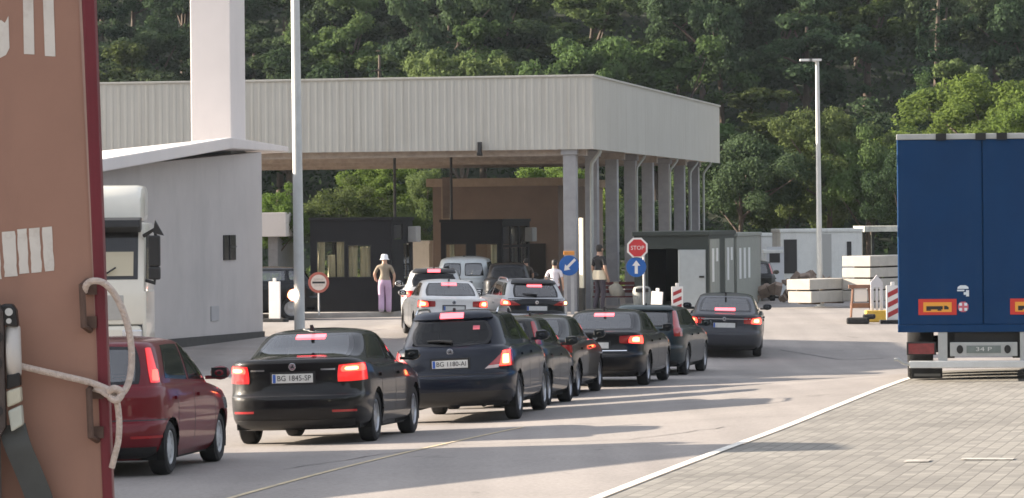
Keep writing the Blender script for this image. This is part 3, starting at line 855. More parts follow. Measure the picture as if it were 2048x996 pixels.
LAB['road'] = 'pale worn asphalt of the border crossing road'
struct('road', sheet(np.concatenate([np.arange(-160, -40, 8), np.arange(-40, -16, 1.0), np.arange(-16, 20, .5), np.arange(20, 40.1, 1.0), np.arange(48, 161, 8)]), np.concatenate([np.arange(-60, 20, 5), np.arange(20, 28, 1.0), np.arange(28, 92, .5), np.arange(92, 166.1, 1.0)]), ground_np), asphalt_mat(), smooth=60)
LAB['hill'] = 'leaf litter and dark earth of the wooded hillside'
struct('hill', sheet(np.arange(-200, 201, 5.0), np.concatenate([np.arange(165.5, 300, 3.0), np.arange(300, 520, 10)]), lambda a, b: hill_z(a, b) + np.where(b < 166, -.03, .0)), mat('hill_earth', (.022, .032, .015), rough=.95, noise=.5, nscale=.5), smooth=60)
# unseen wooded slopes behind and right, added to darken sky and car reflections
def valley():
    mb = MB()
    ph = np.radians(np.linspace(-205, 30, 48)); rr = [95, 120, 150, 190, 250, 340]
    for i, a in enumerate(ph):
        for j, r in enumerate(rr):
            X, Y = 10 + r * math.cos(a), 40 + r * math.sin(a)
            z = [-.2, 7, 19, 34, 52, 66][j] * (1 + .18 * math.sin(a * 7 + j) + .12 * math.sin(a * 17 + j * 2)) if j else -1.0
            if a > 0: z *= 1
            mb.v.append((X, Y, z * (.35 if a < math.radians(-165) else 1)))
    n = len(rr)
    for i in range(len(ph) - 1):
        for j in range(n - 1):
            mb.f.append((i * n + j, i * n + j + 1, (i + 1) * n + j + 1, (i + 1) * n + j)); mb.m.append(0)
    return mb
LAB['unseen_slope'] = 'unseen wooded slopes around the crossing, added to darken reflections'
struct('unseen_slope', valley(), mat('valley_wood', (.030, .042, .022), rough=.95, noise=.5, nscale=.15, bump=1, bscale=.4), smooth=60)
# painted edge line and the paved yard right of it
pa, pb = gpt(1207, 994), gpt(1808, 762)
ld = Vector((pb.x - pa.x, pb.y - pa.y, 0)).normalized()
lr = Vector((ld.y, -ld.x, 0))
LTH = math.atan2(ld.x, ld.y)
def strip(p0, ld, lr, s0, s1, w0, w1, lift, ns=60, nw=2):
    mb = MB()
    for i in range(ns + 1):
        s_ = s0 + (s1 - s0) * i / ns
        for j in range(nw + 1):
            q = p0 + ld * s_ + lr * (w0 + (w1 - w0) * j / nw)
            mb.v.append((q.x, q.y, ground(q.x, q.y) + lift))
    for i in range(ns):
        for j in range(nw):
            a = i * (nw + 1) + j
            mb.f.append((a, a + 1, a + nw + 2, a + nw + 1)); mb.m.append(0)
    return mb
def paver_mat():
    m = bpy.data.materials.new('paving_blocks'); m.use_nodes = True
    t = m.node_tree; b = t.nodes['Principled BSDF']
    tc = t.nodes.new('ShaderNodeTexCoord'); mp = t.nodes.new('ShaderNodeMapping')
    mp.inputs['Rotation'].default_value = (0, 0, LTH - R(90))
    br = t.nodes.new('ShaderNodeTexBrick')
    br.inputs['Scale'].default_value = 1.0
    br.inputs['Brick Width'].default_value = .30; br.inputs['Row Height'].default_value = .15
    br.inputs['Mortar Size'].default_value = .010; br.inputs['Mortar Smooth'].default_value = .3
    br.inputs['Color1'].default_value = (.185, .176, .16, 1); br.inputs['Color2'].default_value = (.255, .243, .216, 1); br.inputs['Mortar'].default_value = (.145, .137, .122, 1)
    nz = t.nodes.new('ShaderNodeTexNoise'); nz.inputs['Scale'].default_value = .5; nz.inputs['Detail'].default_value = 9; nz.inputs['Roughness'].default_value = .7
    mr = t.nodes.new('ShaderNodeMapRange'); mr.inputs[1].default_value = .3; mr.inputs[2].default_value = .7; mr.inputs[3].default_value = .70; mr.inputs[4].default_value = 1.18
    mx = t.nodes.new('ShaderNodeMix'); mx.data_type = 'RGBA'; mx.blend_type = 'MULTIPLY'; mx.inputs[0].default_value = 1
    t.links.new(tc.outputs['Object'], mp.inputs[0]); t.links.new(mp.outputs[0], br.inputs['Vector']); t.links.new(tc.outputs['Object'], nz.inputs['Vector'])
    t.links.new(nz.outputs[0], mr.inputs[0]); t.links.new(br.outputs[0], mx.inputs[6]); t.links.new(mr.outputs[0], mx.inputs[7]); t.links.new(mx.outputs[2], b.inputs['Base Color'])
    b.inputs['Roughness'].default_value = .9
    bp = t.nodes.new('ShaderNodeBump'); bp.inputs['Strength'].default_value = .4; bp.inputs['Distance'].default_value = .01; bp.invert = True
    t.links.new(br.outputs['Fac'], bp.inputs['Height']); t.links.new(bp.outputs[0], b.inputs['Normal'])
    return m
M_PAVE = paver_mat()
LAB['paved_yard'] = 'grey concrete block paving right of the white line'
struct('paved_yard', strip(pa, ld, lr, -14, 32, .06, 30, .016, 100, 60), M_PAVE, smooth=60)
M_LINE = mat('road_paint', (.72, .70, .64), rough=.7, noise=.10, nscale=3, dirt=((.34, .32, .29), 5, .8))
LAB['white_line'] = 'solid white edge line between asphalt and paving'
struct('white_line', strip(pa, ld, lr, -14, 24.5, -.05, .065, .026, 100, 1), M_LINE, smooth=60)
ya, yb = gpt(470, 994), gpt(1010, 862)
yd = Vector((yb.x - ya.x, yb.y - ya.y, 0)).normalized(); yr = Vector((yd.y, -yd.x, 0))
LAB['yellow_line'] = 'faded yellow lane line worn into the asphalt'
M_YEL = mat('worn_yellow', (.52, .43, .28), rough=.8, noise=.2, nscale=3, dirt=((.30, .27, .24), 2.2, .95))
struct('yellow_line', strip(ya, yd, yr, -4, 14, -.035, .035, .006, 40, 1), M_YEL, smooth=60)
# tar-filled cracks and tyre-darkened streaks in the asphalt
M_TAR = mat('tar_seal', (.10, .095, .09), rough=.6, noise=.3, nscale=6)
def seam(pts, w0, m, nm, label, seed):
    rg = random.Random(seed)
    P_ = [gpt(*q) for q in pts]
    path = []
    for a_, b_ in zip(P_[:-1], P_[1:]):
        n = max(4, int((b_ - a_).length / .35))
        for k in range(n):
            q = a_.lerp(b_, k / n); path.append((q.x + rg.gauss(0, .025), q.y + rg.gauss(0, .05)))
    mb = MB()
    for i, (x, y) in enumerate(path):
        j = min(i + 1, len(path) - 1); i0 = max(i - 1, 0)
        t_ = Vector((path[j][0] - path[i0][0], path[j][1] - path[i0][1], 0)).normalized(); n_ = Vector((t_.y, -t_.x, 0))
        ww = w0 * (.6 + .7 * rg.random())
        for sg in (-1, 1):
            X, Y = x + n_.x * ww * sg, y + n_.y * ww * sg
            mb.v.append((X, Y, ground(X, Y) + .006))
    for i in range(len(path) - 1): mb.f.append((2 * i, 2 * i + 1, 2 * i + 3, 2 * i + 2)); mb.m.append(0)
    LAB[nm] = label
    struct(nm, mb, m)
seam([(560, 940), (900, 890), (1250, 880), (1480, 850)], .012, M_TAR, 'tar_seam', 'thin tar-filled crack across the asphalt', 1)
seam([(1560, 700), (1690, 720), (1790, 716)], .03, M_TAR, 'tar_seam', 'tar-filled crack in front of the blue trailer', 3)
seam([(620, 655), (720, 662), (790, 658)], .03, M_TAR, 'tar_seam', 'tar-filled crack before the booth island', 4)
# repaired utility patches in the paving, flush slabs
for (px, py, l_, w_) in [(1835, 926, .26, .30), (1975, 922, .55, .25)]:
    g0 = gpt(px, py)
    mb = strip(g0, ld, lr, -w_ / 2, w_ / 2, -l_ / 2, l_ / 2, .026, 2, 2)
    o = part('paving_cover', mb, mat('cover_concrete', (.42, .40, .36), rough=.8, noise=.3, nscale=6, dirt=((.10, .09, .08), 4, .9)))
    o['kind'] = 'structure'; o['label'] = 'small pale service cover set in the paving'
# ================================================================ canopy
M_FASCIA = mat('fascia_sheet', (.44, .432, .395), rough=.55, noise=.05, nscale=.6, dirt=((.30, .27, .22), 1.1, .6, (3, 3, .12)))
M_SOFFIT = mat('soffit_boards', (.62, .54, .46), rough=.7, noise=.2, nscale=1.2, dirt=((.12, .09, .07), .35, .85, (.4, 1.6, 1)))
M_CONC = mat('column_concrete', (.30, .30, .31), rough=.8, noise=.15, nscale=2)
CTH = .183
c0 = P(1187, 298, 113)
gz = ground(c0.x, c0.y)
CB, CT = c0.z, P(1187, 153, 113).z
can = thing('canopy', 'large pale flat-roofed canopy with ribbed fascia over the border booths', 'canopy', (c0.x, c0.y, 0), CTH)
CW, CD = 24.0, 33.0
def ribbed(p0, p1, z0, z1, pitch=.24, depth=.035):
    mb = MB(); p0 = Vector(p0); p1 = Vector(p1)
    d_ = (p1 - p0); L_ = d_.length; d_.normalize(); nrm = Vector((d_.y, -d_.x, 0))
    n = int(L_ / pitch)
    xs = []
    for i in range(n):
        a = i * pitch
        xs += [(a, 0), (a + pitch * .55, 0), (a + pitch * .65, 1), (a + pitch * .9, 1)]
    xs.append((L_, 0))
    for a, h in xs:
        q = p0 + d_ * a + nrm * (h * depth)
        mb.v += [(q.x, q.y, z0), (q.x, q.y, z1)]
    for i in range(len(xs) - 1): mb.f.append((2 * i, 2 * i + 2, 2 * i + 3, 2 * i + 1)); mb.m.append(0)
    return mb
part('fascia', ribbed((-CW, 0, 0), (0, 0, 0), CB, CT, .24, .014), M_FASCIA, can)
part('side_fascia', ribbed((0, .0, 0), (0, CD, 0), CB, CT, .24, .008), M_FASCIA, can)
mb = MB(); mb.bb(-CW, .06, -.06, .10, CT + .002, CT + .07); mb.bb(-.10, .06, .102, CD, CT + .002, CT + .07); part('cap_trim', mb, M_FASCIA, can, bevel=.015)
mb = MB(); mb.bb(-CW, -.05, .05, CD, CT - .5, CT - .1); part('roof_deck', mb, mat('roof_sheet', (.45, .45, .43), rough=.7, noise=.1), can)
mb = MB()
for j in range(11):
    mb.bb(-CW, -.06, .06 + j * 3.0, .06 + j * 3.0 + 2.97, CB + .06, CB + .12)
part('soffit', mb, M_SOFFIT, can)
for yy in (.35, 8.5, 16.5, 24.5):
    mb = MB(); mb.bb(-CW, -.3, yy, yy + .3, CB - .20, CB + .04); part('soffit_beam', mb, mat('beam_paint', (.34, .29, .25), rough=.7, noise=.2), can)
mb = MB(); mb.box((0, 0, 0), (.14, .14, .34)); mb.box((0, -.02, -.22), (.16, .22, .12))
camr = part('fascia_camera', mb, M_TRIM, can, bevel=.02); camr.location = (-3.72, -.12, CB + .1)
def col_pt(lx, ly):
    q = Vector((c0.x, c0.y, 0)) + Vector((math.cos(CTH), -math.sin(CTH), 0)) * lx + Vector((math.sin(CTH), math.cos(CTH), 0)) * ly
    return q.x, q.y
def col_mb(h):
    mb = MB(); mb.bb(-.21, .21, -.21, .21, -.3, h); mb.bb(-.27, .27, -.27, .27, h - .22, h - .02)
    return mb
for row in (-.82, -21.2):
    for i in range(8):
        ly = .35 + 4.37 * i
        X, Y = col_pt(row, ly)
        z = ground(X, Y)
        if row < -10 and i in (0,): continue
        o = part('canopy_column', col_mb(CB + .05 - z), M_CONC, None, bevel=.02)
        o.location = (X, Y, z); o.rotation_euler = (0, 0, -CTH)
        tag(o, 'square concrete column ' + ('in the row along the right edge of the canopy' if row > -10 else 'in the far left row under the canopy'), 'column', 'columns of the right hand row' if row > -10 else 'columns of the left hand row')
        if row > -10 and i == 0: o['label'] = 'nearest square concrete column at the front right corner of the canopy'
M_PIPE = mat('pipe_grey', (.38, .40, .38), rough=.45, noise=.1)
for i, (ly, lab) in enumerate([(1.9, 'pale rain pipe beside the nearest canopy column'), (12.0, 'pale rain pipe above the round stop sign'), (20.6, 'pale rain pipe with rough brackets near the middle columns'), (26.5, 'thin pale rain pipe among the farther columns'), (30.6, 'farthest thin rain pipe at the rear end of the canopy')]):
    X, Y = col_pt(-.38, ly); z = ground(X, Y)
    h = CB - z
    mb = MB(); mb.tube([(.30, 0, h + .02), (.28, 0, h - .08), (.02, 0, h - .42), (0, 0, h - .6), (0, 0, 0)], .045 if i else .06, n=10)
    o = part('rain_pipe', mb, M_PIPE, None, smooth=40); o.location = (X, Y, z); o.rotation_euler = (0, 0, -CTH)
    tag(o, lab, 'pipe', 'rain pipes of the canopy')
# lamps under the canopy, box on the booth
for i in range(5):
    X, Y = col_pt(-2.2 - 3.6 * i, 2.2)
    mb = MB(); mb.box((0, 0, 0), (1.2, .22, .10)); o = part('ceiling_lamp', mb, mat('lamp_dark_box', (.16, .15, .14), rough=.6), None, bevel=.02)
    o.location = (X, Y, CB - .02); o.rotation_euler = (0, 0, -CTH); tag(o, 'long unlit lamp box fixed under the front of the canopy', 'lamp', 'lamp boxes under the canopy')
# dark hanging posts under the canopy
for (px, d_, y1, r_, lab) in [(790, 118, 445, .05, 'thin black post rising from the nearer booth to the canopy'), (903, 121, 440, .05, 'thin black post above the farther booth'), (893, 122, 437, .13, 'brown square duct between farther booth and brown building')]:
    a = P(px, y1, d_)
    if r_ > .1:
        mb = MB(); mb.bb(-r_, r_, -r_, r_, 0, P(px, 355, d_).z - a.z); m_ = mat('duct_brown', (.16, .12, .10), rough=.7, noise=.2)
    else:
        mb = MB(); mb.cyl((0, 0, 0), (0, 0, CB + .05 - a.z), r_, n=10); m_ = M_TRIM
    o = part('canopy_post' if r_ < .1 else 'duct', mb, m_, None); o.location = a; tag(o, lab, 'post' if r_ < .1 else 'duct')
# ================================================================ booths on their island
M_KERB = mat('kerb_concrete', (.36, .34, .31), rough=.85, noise=.15, nscale=2, dirt=((.18, .17, .16), 1.2, .6))
def island(name, pts, h, label):
    zs = [ground(x, y) for x, y in pts]
    mb = MB()
    n = len(pts)
    vs = [(x, y, z - .05) for (x, y), z in zip(pts, zs)] + [(x, y, z + h) for (x, y), z in zip(pts, zs)]
    fs = [tuple(reversed(range(n))), tuple(range(n, 2 * n))] + [(i, (i + 1) % n, n + (i + 1) % n, n + i) for i in range(n)]
    mb.add(vs, fs)
    o = part(name, mb, M_KERB, None, bevel=.03); o['kind'] = 'structure'; o['label'] = label
    return o
g1 = gpt(515, 640); g2 = gpt(803, 633)
fwd = Vector((math.sin(CTH), math.cos(CTH), 0))
iz = .16
island('traffic_island', [(g1.x - 2, g1.y + .3), (g2.x, g2.y), (g2.x + fwd.x * 16, g2.y + fwd.y * 16), (g1.x - 2 + fwd.x * 16, g1.y + .3 + fwd.y * 16)], iz, 'raised concrete island carrying the nearer black booth')
M_BOOTH = mat('booth_panel', (.009, .009, .011), rough=.6, noise=.2, nscale=1.5, spec=.25)
G_BOOTH = glass_mat('booth_glass', (.88, .88, .84), 1.45)
M_CURT = mat('curtain_cream', (.86, .80, .62), rough=.8, noise=.1, nscale=3)
def booth(root, w, dep, h, wins, side_wins):
    """front at y=0 from x=-w to 0"""
    t = .06
    def wall_with_holes(x0, x1, z0, z1, holes, y, along='x'):
        mb = MB()
        xs = sorted(set([x0, x1] + [a for q in holes for a in q[:2]])); zs = sorted(set([z0, z1] + [a for q in holes for a in q[2:]]))
        for i in range(len(xs) - 1):
            for j in range(len(zs) - 1):
                cx, cz = (xs[i] + xs[i + 1]) / 2, (zs[j] + zs[j + 1]) / 2
                if any(q[0] < cx < q[1] and q[2] < cz < q[3] for q in holes): continue
                if along == 'x': mb.bb(xs[i], xs[i + 1], y, y + t, zs[j], zs[j + 1])
                else: mb.bb(y - t, y, xs[i], xs[i + 1], zs[j], zs[j + 1])
        return mb
    part('front_wall', wall_with_holes(-w, 0, 0, h, wins, 0), M_BOOTH, root)
    mb = MB(); mb.box((.16, dep - .5, h - .45), (.28, .7, .5)); ac = part('air_conditioner', mb, mat('ac_grey', (.30, .30, .29), rough=.6, noise=.1), root, bevel=.03)
    mb = MB(); mb.tube([(.02, dep - .9, h - .5), (.03, dep - 1.2, h - .7), (.03, dep - 1.2, .2)], .018, n=6); part('cable', mb, M_TRIM, root)
    part('rear_wall', wall_with_holes(-w, 0, 0, h, [(-w + .12, -.12, .9, h - .25)], dep - t), M_BOOTH, root)
    part('side_wall', wall_with_holes(t, dep - t, 0, h, side_wins, 0, 'y'), M_BOOTH, root)
    part('side_wall', wall_with_holes(t, dep - t, 0, h, [(.15, dep - .15, .9, h - .25)], -w + t, 'y'), M_BOOTH, root)
    mb = MB(); mb.bb(-w - .04, .04, -.05, dep + .04, h, h + .1); part('roof', mb, M_BOOTH, root, bevel=.01)
    mb = MB(); mb.bb(-w + t, -t, t, dep - t, .0, .06); part('floor_board', mb, M_TRIM, root)
    for (a, b, c, d) in wins:
        mb = MB(); mb.bb(a + .02, b - .02, .02, .03, c + .02, d - .02); f_ = part('window', mb, G_BOOTH, root)
        fr = MB()
        for q in ((a, a + .03, c, d), (b - .03, b, c, d), (a + .03, b - .03, c, c + .03), (a + .03, b - .03, d - .03, d)): fr.bb(q[0], q[1], -.008, .018, q[2], q[3])
        part('window_frame', fr, M_TRIM, f_)
    for (a, b, c, d) in side_wins:
        mb = MB(); mb.bb(-.03, -.02, a + .02, b - .02, c + .02, d - .02); part('window', mb, G_BOOTH, root)
def curtain(root, x0, x1, y, z0, z1, seed, gap=0.0):
    rng = random.Random(seed)
    n = max(8, int((x1 - x0) / .02))
    mb = MB()
    for j, z in enumerate((z0, (z0 + z1) / 2, z1)):
        for i in range(n + 1):
            x = x0 + (x1 - x0) * i / n
            gather = (.5 - abs(j / 2 - .45)) * .0
            mb.v.append((x + .015 * math.sin(i * 1.7 + j), y + .035 * math.sin(i * .9 + seed + j * .4), z))
    for j in range(2):
        for i in range(n): a = j * (n + 1) + i; mb.f.append((a, a + 1, a + n + 2, a + n + 1)); mb.m.append(0)
    part('curtain', mb, M_CURT, root, smooth=60)
s1 = 64.2; d1 = F / s1
b1 = P(785, 616, d1)
z1 = ground(b1.x, b1.y) + iz
booth1 = thing('control_booth', 'nearer black control booth with cream curtains in its two windows', 'booth', (b1.x, b1.y, z1), CTH, 'black border booths')
hb = P(785, 434, d1).z - z1 - .1
zz = lambda y: P(700, y, d1).z - z1
booth(booth1, 2.62, 3.1, hb, [(-2.42, -1.50, zz(556), zz(482)), (-1.42, -.66, zz(556), zz(490))], [(.3, 1.6, hb - .6, hb - .12), (1.7, 2.7, 1.0, 2.1)])
curtain(booth1, -2.42, -2.18, .12, zz(556), zz(470), 1); curtain(booth1, -2.1, -1.86, .14, zz(556), zz(510), 2); curtain(booth1, -1.8, -1.5, .12, zz(556), zz(484), 3); curtain(booth1, -1.42, -1.12, .12, zz(556), zz(492), 4); curtain(booth1, -1.05, -.66, .14, zz(556), zz(494), 5)
s2 = 58.5; d2 = F / s2
b2 = P(1005, 600, d2); z2 = ground(b2.x, b2.y) + iz
hb2 = P(1005, 438, d2).z - z2 - .1
zz2 = lambda y: P(940, y, d2).z - z2
booth2 = thing('control_booth', 'farther black control booth with glazed right side, before the brown building', 'booth', (b2.x, b2.y, z2), CTH + .05, 'black border booths')
booth(booth2, 2.16, 4.2, hb2, [(-2.0, -1.25, zz2(540), zz2(487)), (-.95, -.15, zz2(540), zz2(487))], [(.2, 1.25, .95, 1.9), (1.4, 2.5, .95, 1.9), (2.65, 3.9, .95, 1.9), (.2, 1.25, 2.0, hb2 - .15), (1.4, 2.5, 2.0, hb2 - .15), (2.65, 3.9, 2.0, hb2 - .15)])
curtain(booth2, -.45, -.2, .14, zz2(540), zz2(490), 7); curtain(booth2, -1.9, -1.7, .14, zz2(540), zz2(487), 8)
q_ = Vector((math.sin(CTH), math.cos(CTH), 0)); r_ = Vector((math.cos(CTH), -math.sin(CTH), 0))
B2 = Vector((b2.x, b2.y, 0))
island('traffic_island', [tuple((B2 + r_ * a + q_ * b)[:2]) for a, b in ((-3.2, -3.5), (.9, -3.5), (.9, 9), (-3.2, 9))], iz, 'raised concrete island carrying the farther black booth')
# brown building
M_BROWN = mat('brown_render', (.19, .145, .12), rough=.8, noise=.12, nscale=1.0)
d3 = 135.0
e0, e1 = P(862, 600, d3), P(1118, 600, d3)
z3 = ground(e0.x, e0.y)
H3 = P(990, 356, d3).z - z3
bb_ = thing('brown_building', 'plain brown flat-roofed building with a cornice behind the farther booth', 'building', (e1.x, e1.y, z3), CTH)
W3 = e1.x - e0.x
mb = MB(); mb.bb(-W3, 0, 0, 11, -.3, H3 - .32); part('wall', mb, M_BROWN, bb_)
mb = MB(); mb.bb(-W3 - .22, .22, -.22, 11.2, H3 - .318, H3); part('cornice', mb, mat('cornice_tan', (.30, .24, .19), rough=.8, noise=.12), bb_, bevel=.02)
mb = MB(); mb.bb(-1.4, -.5, -.05, -.003, 0, 2.1); part('door', mb, M_TRIM, bb_)
mb = MB(); mb.bb(-W3 + .35, -W3 + .7, -.06, -.003, 0, H3 - .33); part('pilaster', mb, mat('cornice_tan', (.3, .24, .19)), bb_)
# ================================================================ white wing-roofed building on the left with its tower
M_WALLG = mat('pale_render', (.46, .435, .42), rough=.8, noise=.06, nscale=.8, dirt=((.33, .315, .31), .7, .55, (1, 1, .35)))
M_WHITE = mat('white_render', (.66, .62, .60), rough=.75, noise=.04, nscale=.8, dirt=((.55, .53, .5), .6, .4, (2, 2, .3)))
M_PLINTH = mat('dark_plinth', (.045, .045, .043), rough=.8, noise=.2)
B = on_ground(526, 87.5)
A_ = on_ground(300, 79.0)
wd = Vector((B.x - A_.x, B.y - A_.y, 0)).normalized()
WTH = math.atan2(wd.x, wd.y)
wb_ = thing('white_building', 'pale building with tilted white wing roof and tall white tower, left of the lamp post', 'building', (B.x, B.y, 0), WTH)
zt = P(526, 304, 87.5).z
zA = P(300, 326, 79).z
sl = (zt - zA) / (Vector((B.x - A_.x, B.y - A_.y)).length)
zg_ = min(B.z, A_.z)
mb = MB()
y0 = -17.0
mb.prism([(y0, zg_ - .3), (0, zg_ - .3), (0, zt), (y0, zt + sl * y0)], -9, 0, plane='YZ')
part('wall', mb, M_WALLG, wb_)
mb = MB(); mb.prism([(y0 - .03, A_.z - .3), (.03, B.z - .3), (.03, B.z + .14), (y0 - .03, A_.z + .30)], -8.9, .04, plane='YZ'); part('plinth', mb, M_PLINTH, wb_)
def loc_(px, py, d_):
    p = P(px, py, d_) - Vector((B.x, B.y, 0)); p.rotate(Matrix.Rotation(WTH, 3, 'Z')); return p
k1, k2, k3 = loc_(170, 350, 72.5), loc_(466, 297, 83), loc_(577, 304, 92)
k4 = k3 + Vector((-9, .5, -.45)); k5 = k1 + Vector((-9, 0, -.45))
th_ = .27
ptsb = [k1, k2, k3, k4, k5]
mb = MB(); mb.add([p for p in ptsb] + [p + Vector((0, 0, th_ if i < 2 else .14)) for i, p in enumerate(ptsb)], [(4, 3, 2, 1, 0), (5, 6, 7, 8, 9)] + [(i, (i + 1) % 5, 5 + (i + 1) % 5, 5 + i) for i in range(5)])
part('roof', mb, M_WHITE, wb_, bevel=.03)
tw = loc_(383, 283, 87); tw2 = loc_(462, 273, 86.2)
mb = MB(); wtw = (tw2 - tw).length
tower = MB()
tower.bb(-1.02, 0, 0, 1.5, -.9, 8.2)
tower.bb(-.03, .05, .0, 1.45, -.9, 8.2) if False else None
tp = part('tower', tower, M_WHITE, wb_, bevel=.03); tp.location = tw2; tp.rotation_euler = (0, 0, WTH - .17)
def wall_rect(px0, px1, py0, py1, dpt):
    a = loc_(px0, py1, dpt); b = loc_(px1, py0, dpt); return a, b
dW = lambda px: 79 + (px - 300) * (87.5 - 79) / 226.0
a = loc_(444, 520, dW(455)); b = loc_(467, 470, dW(455))
mb = MB(); mb.bb(-.04, .03, a.y - .45, a.y + .5, a.z, b.z); f_ = part('window', mb, mat('dark_window', (.02, .02, .022), rough=.15), wb_)
mb = MB(); mb.bb(.03, .05, a.y - .02, a.y + .02, a.z, b.z); mb.bb(.03, .05, a.y - .02, a.y + .5, a.z + .3, a.z + .34); part('window_bar', mb, M_TRIM, f_)
a = loc_(415, 642, dW(423)); b = loc_(432, 612, dW(423))
mb = MB(); mb.bb(.0, .03, a.y - .25, a.y + .35, a.z, b.z); part('wall_hatch', mb, mat('hatch_grey', (.36, .36, .37), rough=.6, noise=.1), wb_, bevel=.01)
# ================================================================ lamp posts
M_GALV = mat('galvanised', (.52, .53, .52), rough=.45, metal=.3, noise=.10, nscale=3)
def lamp_post(px, d_, h, r0, r1, label, heads, lean=0.0):
    g = on_ground(px, d_)
    t = thing('lamp_post', label, 'lamp post', g, 0, 'lamp posts')
    mb = MB(); mb.cyl((0, 0, 0), (lean, 0, h), r0, r1, n=20); part('pole', mb, M_GALV, t, smooth=50)
    mb = MB(); mb.bb(-r0 * 1.9, r0 * 1.9, -r0 * 1.9, r0 * 1.9, 0, .03); mb.cyl((0, 0, .02), (0, 0, .35), r0 * 1.3, r0 * 1.15, n=16); part('base_plate', mb, M_GALV, t)
    for sx in heads:
        mb = MB(); mb.cyl((lean, 0, h - .03), (lean + sx * .2, -.05, h + .03), .03, n=8); mb.box((lean + sx * .36, -.05, h + .03 + abs(sx) * .0), (.40, .20, .07)); part('lamp_head', mb, mat('lamp_head', (.70, .70, .68), rough=.4), t, bevel=.02)
    return t
lp = lamp_post(600, 80, 12.5, .125, .085, 'tall galvanised lamp post in front of the canopy with an added glowing disc', (), -.06)
a = P(587, 590, 80) - lp.location  # glowing disc added for a bright spot whose source is unclear
mb = MB(); mb.lathe([(-.05, 0), (-.05, .10), (.04, .11), (.05, .09), (.05, 0)], (0, 0, 0), axis='Y', n=24)
wl = part('lit_lamp', mb, mat('spot_glow', (1, .9, .8), emit=(1, .80, .62), es=9.0), lp, smooth=40); wl.location = (a.x, a.y - .10, a.z)
mb = MB(); mb.lathe([(.052, .0), (.052, .14), (.07, .13), (.07, 0)], (0, 0, 0), axis='Y', n=24); h_ = part('spot_rim', mb, mat('rim_orange', (.5, .16, .08), rough=.5), wl)
lamp_post(1640, 112, P(1632, 122, 112).z - on_ground(1640, 112).z, .10, .06, 'slim pale lamp post with twin heads behind the concrete blocks', (-1, -.2), -.02)
lamp_post(176, 150, P(190, 149, 150).z - on_ground(176, 150).z, .10, .06, 'far lamp post whose white head peeks past the brown door', (1,), 0)
# ================================================================ container offices
M_CGREEN = mat('container_green', (.020, .028, .024), rough=.5, noise=.15)
M_CGREY = mat('container_grey', (.26, .27, .24), rough=.6, noise=.1)
M_CWHITE = mat('cabin_white', (.72, .73, .70), rough=.55, noise=.05, dirt=((.38, .37, .34), 1.0, .5, (2, 2, .4)))
fg = P(1417, 600, 112.0); zc_ = ground(fg.x, fg.y)
hC = P(1417, 471, 112).z - zc_
OTH = .205
off = thing('container_office', 'dark green container office with an open grey door and slit windows down its side', 'container office', (fg.x, fg.y, zc_), OTH)
wC = 2.4
def ribwall(mb, x, y0, y1, z0, z1):
    mb.bb(x - .05, x, y0, y1, z0, z1)
mb = MB(); dx0, dx1 = -1.95, -.98
mb.bb(-wC, dx0, 0, .06, 0, hC); mb.bb(dx1 + .92, 0, 0, .06, 0, hC); mb.bb(dx0, dx1 + .92, 0, .06, hC - .42, hC); mb.bb(dx1, dx1 + .92, .0, .06, 0, hC - .42)
part('front_wall', mb, M_CGREEN, off)
mb = MB(); mb.bb(-.06, 0, .06, 6.0, 0, hC); mb.bb(-wC, -wC + .06, .06, 6, 0, hC); mb.bb(-wC + .06, -.06, 5.94, 6.0, 0, hC); mb.bb(-wC + .06, -.06, .06, 5.94, 0, .1); part('wall', mb, M_CGREEN, off)
mb = MB(); mb.bb(-wC - .05, .05, -.08, 6.05, hC, hC + .14); part('roof', mb, M_CGREEN, off, bevel=.015)
mb = MB(); mb.bb(dx1 + .02, dx1 + .90, -.05, -.003, .05, hC - .45); dr = part('door', mb, mat('door_grey', (.33, .36, .37), rough=.5, noise=.08), off, bevel=.01, label='pale grey door leaf')
mb = MB(); mb.bb(dx1 + .70, dx1 + .86, -.10, -.052, 1.0, 1.06); part('handle', mb, M_TRIM, dr)
for (y0, y1, m_) in ((.25, 2.3, M_CGREY), (3.6, 5.6, M_CGREY)):
    mb = MB(); mb.bb(.003, .03, y0, y1, .05, hC - .12); pn = part('side_panel', mb, m_, off)
    for k in range(2):
        ya_ = y0 + .35 + k * .85
        mb = MB(); mb.bb(.032, .05, ya_, ya_ + .42, .85 if k == 0 else 1.5, hC - .42); part('slit_window', mb, mat('blind_white', (.66, .67, .66), rough=.5), pn)
fg2 = Vector((fg.x, fg.y, 0)) + Vector((math.sin(OTH), math.cos(OTH), 0)) * 6.5
z2c = ground(fg2.x, fg2.y)
off2 = thing('container_office', 'grey container office with slit windows set end to end behind the dark green one', 'container office', (fg2.x, fg2.y, z2c), OTH)
mb = MB(); mb.bb(-wC, 0, 0, 6, 0, hC); part('wall', mb, M_CGREY, off2)
mb = MB(); mb.bb(-wC - .05, .05, -.05, 6.05, hC, hC + .12); part('roof', mb, M_CGREY, off2, bevel=.015)
for k in range(3):
    mb = MB(); mb.bb(.003, .02, .5 + k * 1.1, 1.0 + k * 1.1, .9, hC - .4); part('slit_window', mb, mat('blind_white', (.66, .67, .66), rough=.5), off2)
